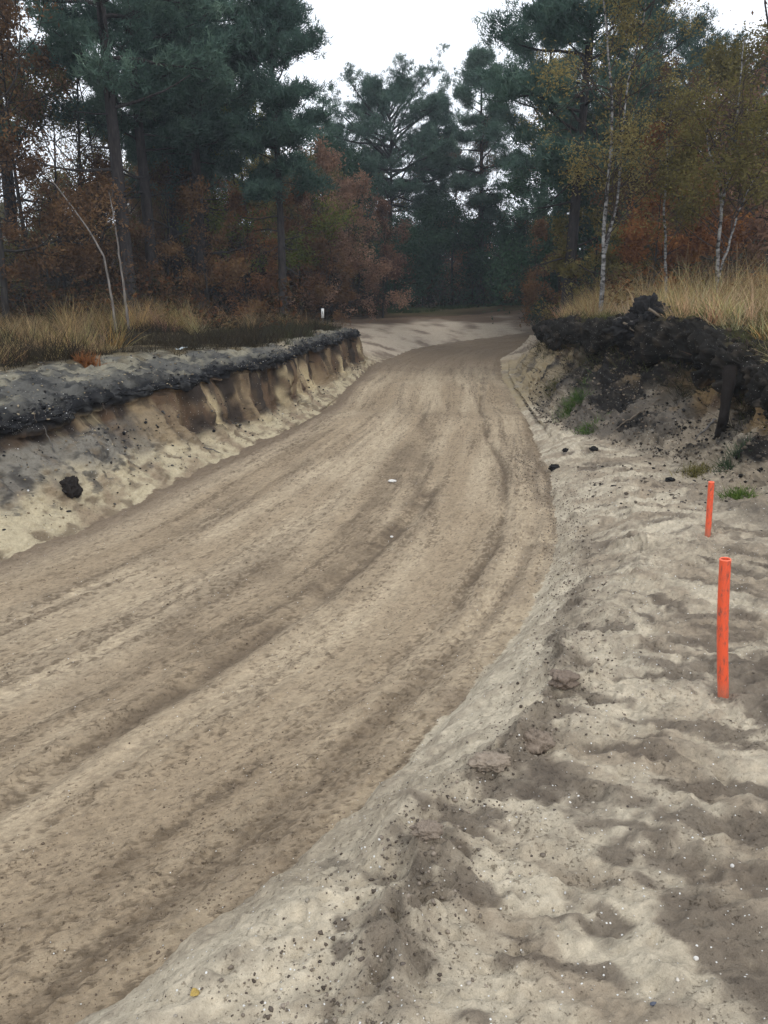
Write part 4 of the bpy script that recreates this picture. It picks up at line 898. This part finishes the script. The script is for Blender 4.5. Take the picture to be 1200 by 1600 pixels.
lumps(0, x, y, .0022*np.exp(rng.normal(size=len(x))*.45)*(1+.08*y), rng, [(.62, .60, .56), (.72, .71, .68), (.50, .46, .40)], 'pebbles', 'small white pebbles in the pale sand', .75)
x, y = scatter(15000, -7, 0, 6.5, 24, rng, lambda x, y: (x < l0f(y)-.1)*(x > lx(y, 3)))
lumps(0, x, y, .0085*np.exp(rng.normal(size=len(x))*.6), rng, [(.03, .029, .03), (.09, .085, .08), (.20, .16, .11), (.30, .25, .17)], 'soil_crumbs', 'dark crumbs of peat on the left bank')
yy_ = rng.uniform(7, 29, 3000); xx_ = lx(yy_, 4)+.10+rng.normal(size=3000)*.13
lumps(0, xx_, yy_, .0095*np.exp(rng.normal(size=3000)*.6), rng, [(.015, .0155, .018), (.03, .03, .032), (.055, .055, .056), (.09, .085, .078)], 'peat_crumbs', 'crumbs of peat along the broken lip of the left bank', .8)
yy_ = rng.uniform(7, 27, 6500); uu_ = rng.uniform(0, 1, 6500)
lumps(0, lerp(lx(yy_, 16), lx(yy_, 19)+.15, uu_), yy_, .017*np.exp(rng.normal(size=6500)*.65), rng, [(.010, .0095, .0095), (.02, .018, .017), (.045, .036, .029), (.09, .066, .045)], 'peat_crumbs', 'clods of peat along the broken lip of the right bank', .85)
yy_ = 7+11*rng.uniform(0, 1, 7500)**.9; uu_ = rng.uniform(0, 1, 7500)
lumps(0, lerp(lx(yy_, 14)-.2, lx(yy_, 16), uu_), yy_, .0095*np.exp(rng.normal(size=7500)*.7), rng, [(.020, .019, .018), (.055, .047, .040), (.11, .09, .07), (.20, .16, .12)], 'peat_crumbs', 'crumbled peat and sand on the slope of the right bank', .8)
x, y = scatter(2600, -6, 0, 7, 22, rng, lambda x, y: (x < l0f(y)-.2)*(x > lx(y, 3)+.3)*np.maximum(np.exp(-((x-lx(y, 5)-.02)/.10)**2), .12))
lumps(0, x, y, .0062*np.exp(rng.normal(size=len(x))*.5), rng, [(.68, .68, .68), (.55, .55, .55)], 'pebbles', 'white grit on the peat of the left bank')
x, y = scatter(7000, 2.3, 6, 6.5, 20, rng, lambda x, y: (x > r0f(y)+.35)*(x < lx(y, 17)+.2)*(tuss(x, y, 1.0, 57, .5)))
lumps(0, x, y, .010*np.exp(rng.normal(size=len(x))*.65), rng, [(.022, .021, .022), (.060, .052, .046), (.12, .10, .08), (.19, .16, .13)], 'peat_crumbs', 'black crumbs of peat fallen down the right bank')
# ------------------------------------------------------------------ single things
def blob(name, loc, scale, seed, matl, label, cat, rough=.28, rot=(0, 0, 0), group=None, parent=None, n=36, freq=2.2):
    """an irregular clod, stone or stump: a sphere of n rings pushed about by noise"""
    th = np.linspace(0, math.pi, n); ph = np.linspace(0, 2*math.pi, 2*n, endpoint=False)
    T, PH = np.meshgrid(th, ph, indexing='ij'); d = np.stack([np.sin(T)*np.cos(PH), np.sin(T)*np.sin(PH), np.cos(T)], -1)
    r = 1+rough*fbm(d[..., 0]*freq+seed, d[..., 1]*freq, d[..., 2]*freq, 4, seed)*1.6+rough*.35*fbm(d[..., 0]*9, d[..., 1]*9, d[..., 2]*9, 3, seed+5)
    V = (d*r[..., None]*np.asarray(scale)).reshape(-1, 3)
    i = np.arange(n-1)[:, None]*2*n; j = np.arange(2*n)[None]; jn = (j+1) % (2*n)
    F = np.stack([i+j, i+2*n+j, i+2*n+jn, i+jn], -1).reshape(-1, 4)
    o = mesh_np(name, V, F, M['soil'] if isinstance(matl, tuple) else matl, parent, smooth=True, loc=loc, col=np.tile(matl, (len(V), 1)) if isinstance(matl, tuple) else None); o.rotation_euler = rot
    return tag(o, label, cat, group) if label else o
M['peat'] = plain('peat', (.014, .013, .013), .95, .02, .5, 14); M['damp'] = plain('damp_sand', (.125, .100, .082), .95, .008, .35, 30)
M['stone'] = plain('white_stone', (.66, .64, .60), .7, .004, .2, 30); M['flint'] = plain('blue_grey_stone', (.09, .10, .13), .6, .003, .3, 40)
M['root'] = plain('root_wood', (.13, .105, .08), .85, .004, .35, 20); M['grey_wood'] = plain('grey_wood', (.13, .12, .11), .85, .006, .35, 16)
# orange stakes: hollow plastic tubes pushed into the sand
def orange_material():
    m, n, N, L = mat('orange_plastic'); out = N('ShaderNodeOutputMaterial'); p = N('ShaderNodeBsdfPrincipled'); L(p.outputs[0], out.inputs[0])
    p.inputs['Roughness'].default_value = .42; tc = N('ShaderNodeTexCoord')
    a = noise_tex(N, L, tc.outputs['Object'], 55, 4, .7, (1, 1, .35)); b = noise_tex(N, L, tc.outputs['Object'], 5, 4, .6)
    r = ramp(N, [(.0, (.90, .105, .035)), (.48, (.80, .110, .042)), (.555, (.62, .10, .05)), (.61, (.34, .085, .05)), (.67, (.20, .06, .04))]); L(mth(N, L, 'MULTIPLY_ADD', b, .35, mth(N, L, 'MULTIPLY', a, .65)), r.inputs[0])
    sx = N('ShaderNodeSeparateXYZ'); L(tc.outputs['Object'], sx.inputs[0])
    mr = N('ShaderNodeMapRange'); mr.inputs['From Min'].default_value = .0; mr.inputs['From Max'].default_value = .09; mr.inputs['To Min'].default_value = .75; mr.inputs['To Max'].default_value = 0
    L(mth(N, L, 'ADD', sx.outputs['Z'], mth(N, L, 'MULTIPLY_ADD', b, .10, -.05)), mr.inputs[0])
    mx = N('ShaderNodeMix'); mx.data_type = 'RGBA'; L(mr.outputs[0], mx.inputs[0]); L(r.outputs[0], mx.inputs[6]); mx.inputs[7].default_value = (.42, .16, .10, 1)
    L(mx.outputs[2], p.inputs['Base Color']); return m
M['orange'] = orange_material(); M['orange_rim'] = plain('orange_rim', (.93, .19, .10), .4, 0, .08)
def stake(pbase, vtop_uv, r, label, bendx):
    base = pix_hit(*pbase); Y = base[1]
    top = path_px([vtop_uv], Y)[0]; vec = top-base; vec[1] += .02; Lh = np.linalg.norm(vec)
    e = empty('orange_stake', tuple(base), label, 'stake', 'orange stakes on the sand')
    t = np.linspace(-.12, 1, 14); axis = unit(vec)
    pts = axis*(t*Lh)[:, None]; pts[:, 0] += bendx*np.sin(np.clip(t, 0, 1)*math.pi)
    V1, F1 = tubes([(pts, np.full(14, r)*(1+.012*np.sin(np.arange(14)*2.1)))], 28); V2, F2 = tubes([(pts, np.full(14, r*.80))], 28)
    mesh_np('pipe', np.concatenate([V1, V2]), np.concatenate([F1, F2[:, ::-1]+len(V1)]), M['orange'], e, smooth=True)
    a = np.linspace(0, 2*math.pi, 28, endpoint=False); o_ = V1[-28:]; i_ = V2[-28:]; ctr = pts[-1]
    up = axis*.004; mid = (o_+i_)/2+up
    V = np.concatenate([o_+axis*-.002+(o_-ctr)*.04, mid, i_]); k = np.arange(28); kn = (k+1) % 28
    F = np.concatenate([np.stack([k, kn, 28+kn, 28+k], 1), np.stack([28+k, 28+kn, 56+kn, 56+k], 1)])
    mesh_np('rim', V, F, M['orange_rim'], e, smooth=True)
    return e, base
stake((1130, 1088), (1136, 876), .0265, 'long bright orange plastic stake standing nearest, its tube open on top', -.008)
stake((1106, 834), (1113, 754), .0245, 'short orange plastic stake standing farther off near the foot of the right bank', 0.0)
# white marker post with a dark mark
def box_mesh(w, d, h, z0=0):
    x, y = w/2, d/2; b = min(w, d)*.12
    V = []
    for z, s in ((z0, 1), (z0+h-b, 1), (z0+h, .8)):
        V += [(-x*s, -y*s, z), (x*s, -y*s, z), (x*s, y*s, z), (-x*s, y*s, z)]
    F = [(q+k, q+(k+1) % 4, q+4+(k+1) % 4, q+4+k) for q in (0, 4) for k in range(4)]+[(8, 9, 10, 11), (3, 2, 1, 0)]
    return np.array(V, float), np.array(F)
mp = at_px(505, 28.5); M['white_paint'] = plain('white_paint', (.72, .72, .71), .55, .001, .06); M['black_paint'] = plain('black_paint', (.05, .05, .06), .6, 0, .1)
e = empty('marker_post', tuple(mp), 'thin white marker post with a dark mark standing above the left bank', 'post')
zt = path_px([(505, 482)], mp[1])[0][2]-mp[2]; zb = path_px([(505, 497)], mp[1])[0][2]-mp[2]
V, F = box_mesh(.035, .03, zt-.03+.1, -.1); mesh_np('post', V, F, M['grey_wood'], e)
V, F = box_mesh(.095, .022, zt-zb, zb); mesh_np('plate', V+np.array([0, -.028, 0]), F, M['white_paint'], e)
V, F = box_mesh(.018, .004, .09, zb+.14); mesh_np('mark', V+np.array([.005, -.0425, 0]), F, M['black_paint'], e)
# clods, stumps and stones
def sit(u, v, dz=0): p = pix_hit(u, v); p[2] += dz; return tuple(p)
blob('sand_clod', sit(832, 1166, .01), (.075, .06, .06), 3, (.25, .20, .155), 'largest dark clod of damp sand sticking up on the mound crest', 'clod', .35)
blob('sand_clod', sit(764, 1190, .0), (.075, .05, .03), 4, (.30, .245, .19), 'low dark clod left of the largest clod on the mound crest', 'clod', .35)
blob('sand_clod', sit(880, 1062, .0), (.07, .05, .045), 5, (.21, .165, .13), 'dark clod above the largest clod on the mound crest', 'clod', .35)
blob('sand_clod', sit(668, 1300, .0), (.05, .035, .03), 6, (.26, .21, .165), 'dark clod lowest on the edge between mound and track', 'clod', .35)
blob('peat_clod', sit(112, 778, .08), (.10, .08, .13), 7, (.028, .024, .022), 'black peat clod lying alone on the pale sand of the left bank', 'clod', .4, (.2, .3, 0))
blob('peat_clod', sit(866, 733, .015), (.075, .05, .045), 8, M['peat'], 'black clod on the right edge of the track', 'clod', .35)
blob('peat_clod', sit(884, 706, .01), (.05, .04, .03), 9, M['peat'], 'small black clod above the clod on the right track edge', 'clod', .35)
blob('peat_clod', sit(928, 703, .01), (.06, .04, .035), 10, M['peat'], 'black clod at the foot of the dark peat slide', 'clod', .35)
blob('peat_clod', sit(1047, 752, .01), (.05, .05, .03), 15, M['peat'], 'black clod left of the short stake under the yellowish tuft', 'clod', .35)
blob('stone', sit(613, 753, .01), (.055, .036, .02), 11, M['stone'], 'white flat stone lying in the middle of the track', 'stone', .2)
blob('stone', sit(612, 840, .006), (.018, .014, .011), 12, M['stone'], 'small white stone on the track below the flat white stone', 'stone', .2)
blob('stone', sit(1087, 1500, .003), (.0075, .0065, .007), 13, M['stone'], 'largest white pebble at the lower right', 'pebble', .15)
blob('stone', sit(1021, 1572, .002), (.010, .006, .005), 14, M['flint'], 'blue grey pebble at the bottom right', 'pebble', .15)
blob('stone', sit(1144, 1354, .002), (.0065, .0055, .007), 16, M['stone'], 'white pebble above and right of the largest white pebble', 'pebble', .15)
# yellow leaf on the sand
def leaf_thing(u, v, s, c, label):
    p = pix_hit(u, v); n = 9; t = np.linspace(0, 1, n); w_ = np.sin(t*math.pi)**.8*.42
    V = np.concatenate([np.stack([(t-.5)*s, sgn*w_*s, .18*s*(w_*2)**2+.10*s*np.sin(t*4)], 1) for sgn in (-1, -.5, 0, .5, 1)])
    F = np.array([(a*n+i, a*n+i+1, (a+1)*n+i+1, (a+1)*n+i) for a in range(4) for i in range(n-1)])
    V[:, 2] -= np.where(np.abs(V[:, 1]) < 1e-6, .04*s, 0); V = np.concatenate([V, V+[0, 0, .0006]]); F = np.concatenate([F, F[:, ::-1]+5*n])
    o = mesh_np('fallen_leaf', V, F, plain('leaf_skin', c, .6, .0005, .35, 200), loc=tuple(p+[0, 0, .006])); o.rotation_euler = (.25, .1, .7)
    return tag(o, label, 'leaf')
leaf_thing(305, 1555, .030, (.36, .25, .07), 'yellow fallen leaf lying on pale sand at the bottom edge')
# litter on the left bank
p = pix_hit(284, 548); tt = np.linspace(-1, 1, 12)
V = np.array([(a*.10, s*.045, .012+.010*math.sin(a*3)+.010*s*math.cos(a*5)+dz) for dz in (0, .006) for s in (-1, 1) for a in tt])
F = np.array([(i, i+1, 13+i, 12+i) for i in range(11)]+[(25+i, 24+i, 36+i, 37+i) for i in range(11)]+[(i+1, i, 24+i, 25+i) for i in range(11)]+[(12+i, 13+i, 37+i, 36+i) for i in range(11)]+[(0, 12, 36, 24), (11, 35, 47, 23)])
o = mesh_np('litter_scrap', V, F, plain('pale_scrap', (.50, .56, .58), .4, 0, .1), loc=tuple(p+[0, 0, .02])); o.rotation_euler = (.1, -.1, .2)
tag(o, 'pale crumpled scrap of litter lying on top of the left bank', 'litter')
# hanging roots and sticks
def root(name, pts, r, label, cat, matl='root'):
    pts = resample(np.asarray(pts, float), 14); rr = np.random.default_rng(len(label)); pts[1:-1] += rr.normal(size=(12, 3))*.006
    o0 = pts[0].copy(); V, F = tubes([(pts-o0, r*np.linspace(1, .35, 14))], 7)
    return tag(mesh_np(name, V, F, M[matl], smooth=True, loc=tuple(o0)), label, cat)
def hang(uv, Y, r, label):
    root('hanging_root', path_px(uv, Y)+np.array([0, 0, 0]), r, label, 'root')
def hang_on(uv, r, label, off=.04):
    h = pix_hit(*uv[-1]); p = path_px(uv, h[1]-off); root('hanging_root', p, r, label, 'root')
hang_on([(158, 625), (160, 632), (165, 640), (168, 644)], .007, 'short thick pale root hanging from the left peat lip')
hang_on([(188, 618), (192, 630), (197, 637), (204, 642)], .005, 'curved thin root hanging right of the thick pale root')
hang_on([(53, 643), (55, 652), (56, 660)], .005, 'thin root hanging farthest left under the peat lip')
def stick(a, b, r, label, lift=.02, matl='grey_wood', name='stick'):
    A, B = pix_hit(*a), pix_hit(*b); m_ = (A+B)/2; m_[2] += lift; A[2] += lift*.6; B[2] += lift*.6
    return root(name, [A, m_, B], r, label, 'stick', matl)
stick((1002, 648), (962, 672), .02, 'pale strip of wood lying aslant down the dark peat slide', .03, 'root')  # wooden stick added in place of a pale strip of sand
stick((1118, 660), (1085, 690), .02, 'dark stick on the sand slope left of the hanging black root', .02)
stick((320, 700), (345, 712), .012, 'small stick lying on the left bank slope', .01)
stick((86, 708), (72, 700), .010, 'thin twig on the grey soil of the left bank', .01)
# upturned root stump on the right bank
sp = pix_hit(1015, 512); e = empty('root_stump', (sp[0], sp[1]+.25, sp[2]-.15), 'black upturned root stump with pale root, topmost on the right bank', 'stump')
blob('stump', (.05, 0, .17), (.30, .26, .29), 23, M['peat'], None, None, .42, (0, .15, 0), parent=e, n=60, freq=2.8)
blob('clump', (-.30, -.06, -.02), (.24, .20, .20), 24, M['peat'], None, None, .42, parent=e, n=50, freq=2.8)
for k, pts in enumerate([[(-.06, -.28, .30), (.08, -.31, .24), (.18, -.30, .14), (.22, -.27, .0)], [(-.44, -.24, .08), (-.36, -.28, .04), (-.28, -.28, -.06)], [(.22, -.1, .3), (.36, -.14, .28), (.46, -.16, .16)], [(-.3, -.2, .1), (-.5, -.2, .16), (-.6, -.18, .12)]]):
    V, F = tubes([(resample(pts, 12)+np.random.default_rng(k).normal(size=(12, 3))*.008, (.028, .02, .014, .012)[k]*np.linspace(1, .4, 12))], 7); mesh_np('root', V, F, M['root' if k < 2 else 'grey_wood'], e, smooth=True)
# black root hanging down between the tan recesses
h = pix_hit(1125, 678); pp = path_px([(1140, 572), (1138, 600), (1134, 630), (1130, 655), (1124, 680)], h[1]-.16); pp[-1] = h-[0, 0, .05]
V, F = tubes([(resample(pp, 24)-pp[0], np.linspace(.078, .055, 24))], 20)
V += (fbm(V[:, 0]*9, V[:, 1]*9, V[:, 2]*3, 5, 9)*.06)[:, None]*np.array([1, 1, 0])
tag(mesh_np('peat_root', V, F, M['soil'], col=np.tile((.024, .020, .018), (len(V), 1)), smooth=True, loc=tuple(pp[0])), 'black peaty root hanging upright between two tan recesses of the right bank', 'root')
# green tufts on the right slope, a rusty fern and a yellow sapling
def tuft(name, u, v, n, h, spread, c0, c1, label, cat, seed, lean=.7, width=.008, group=None):
    r = np.random.default_rng(seed); p = pix_hit(u, v)
    b = r.normal(size=(n, 3))*np.array([spread, spread, 0]); b[:, 2] = ground_arr(p[0]+b[:, 0], p[1]+b[:, 1])-p[2]-.01
    d = np.stack([r.normal(size=n)*lean-.2, r.normal(size=n)*lean-.1, np.ones(n)], 1)
    V, F, bi = blades(b, d, h*r.uniform(.4, 1.1, n), np.full(n, width), r, .6, 3)
    t = r.uniform(size=(n, 1)); cc = np.asarray(c0)*(1-t)+np.asarray(c1)*t
    return tag(mesh_np(name, V, F, M['plant'], col=cc[bi], loc=tuple(p)), label, cat, group)
G0, G1 = (.035, .070, .018), (.11, .17, .045)
TG = 'grass tufts on the slope of the right bank'
tuft('grass_tuft', 897, 632, 520, .24, .11, G0, G1, 'widest green grass tuft on the dark right slope', 'grass tuft', 1, group=TG)
tuft('grass_tuft', 918, 675, 220, .15, .09, G0, (.14, .21, .06), 'small bright green tuft at the foot of the right slope', 'grass tuft', 2, group=TG)
tuft('grass_tuft', 864, 612, 200, .20, .10, (.04, .05, .015), (.13, .12, .04), 'olive grass tuft highest on the right slope', 'grass tuft', 3, group=TG)
tuft('grass_tuft', 1088, 738, 260, .13, .08, (.06, .06, .018), (.22, .19, .06), 'yellowish grass tuft behind the short orange stake', 'grass tuft', 4, group=TG)
tuft('grass_tuft', 1153, 774, 300, .13, .07, (.04, .075, .015), (.15, .22, .05), 'bright green grass tuft right of the short orange stake', 'grass tuft', 5, group=TG)
tuft('grass_tuft', 1145, 718, 260, .17, .07, (.03, .05, .025), (.07, .10, .05), 'dull green tuft below the black hanging root', 'grass tuft', 6, group=TG)
tuft('fern', 138, 572, 260, .22, .07, (.12, .050, .020), (.27, .115, .045), 'rusty orange fern on the left bank before the dry grass', 'fern', 7, .6, .016)
def sapling(u, v, h, n, label, seed, leaf, size=(.02, .04)):
    r = np.random.default_rng(seed); p = pix_hit(u, v); br = []; tips = []
    for k in range(4):
        d = unit(np.array([r.normal()*.35, r.normal()*.35, 1])); grow(np.zeros(3), d, h*r.uniform(.7, 1), .010, 2, 3, r, br, tips, .05, .15, (2, 4), .7, .5)
    e = empty('sapling', tuple(p), label, 'plant'); tv, tf = tubes(br); mesh_np('stem', tv, tf, M['bark'], e, smooth=True)
    cr = leaf_cloud(tips, n, r, .06, size, .2); mesh_np('foliage', cr[0], cr[1], M[leaf], e, col=cr[2])
sapling(853, 506, .55, 130, 'small yellow leaved sapling at the end of the right bank', 31, 'yellow_leaf', (.03, .06))
sapling(1180, 480, .95, 420, 'yellow leaved sapling in the grass at the right edge', 32, 'yellow_leaf')
sapling(1015, 440, .8, 160, 'thin yellow leaved sapling in the grass behind the root stump', 33, 'yellow_leaf')
print('objects', len(bpy.data.objects))
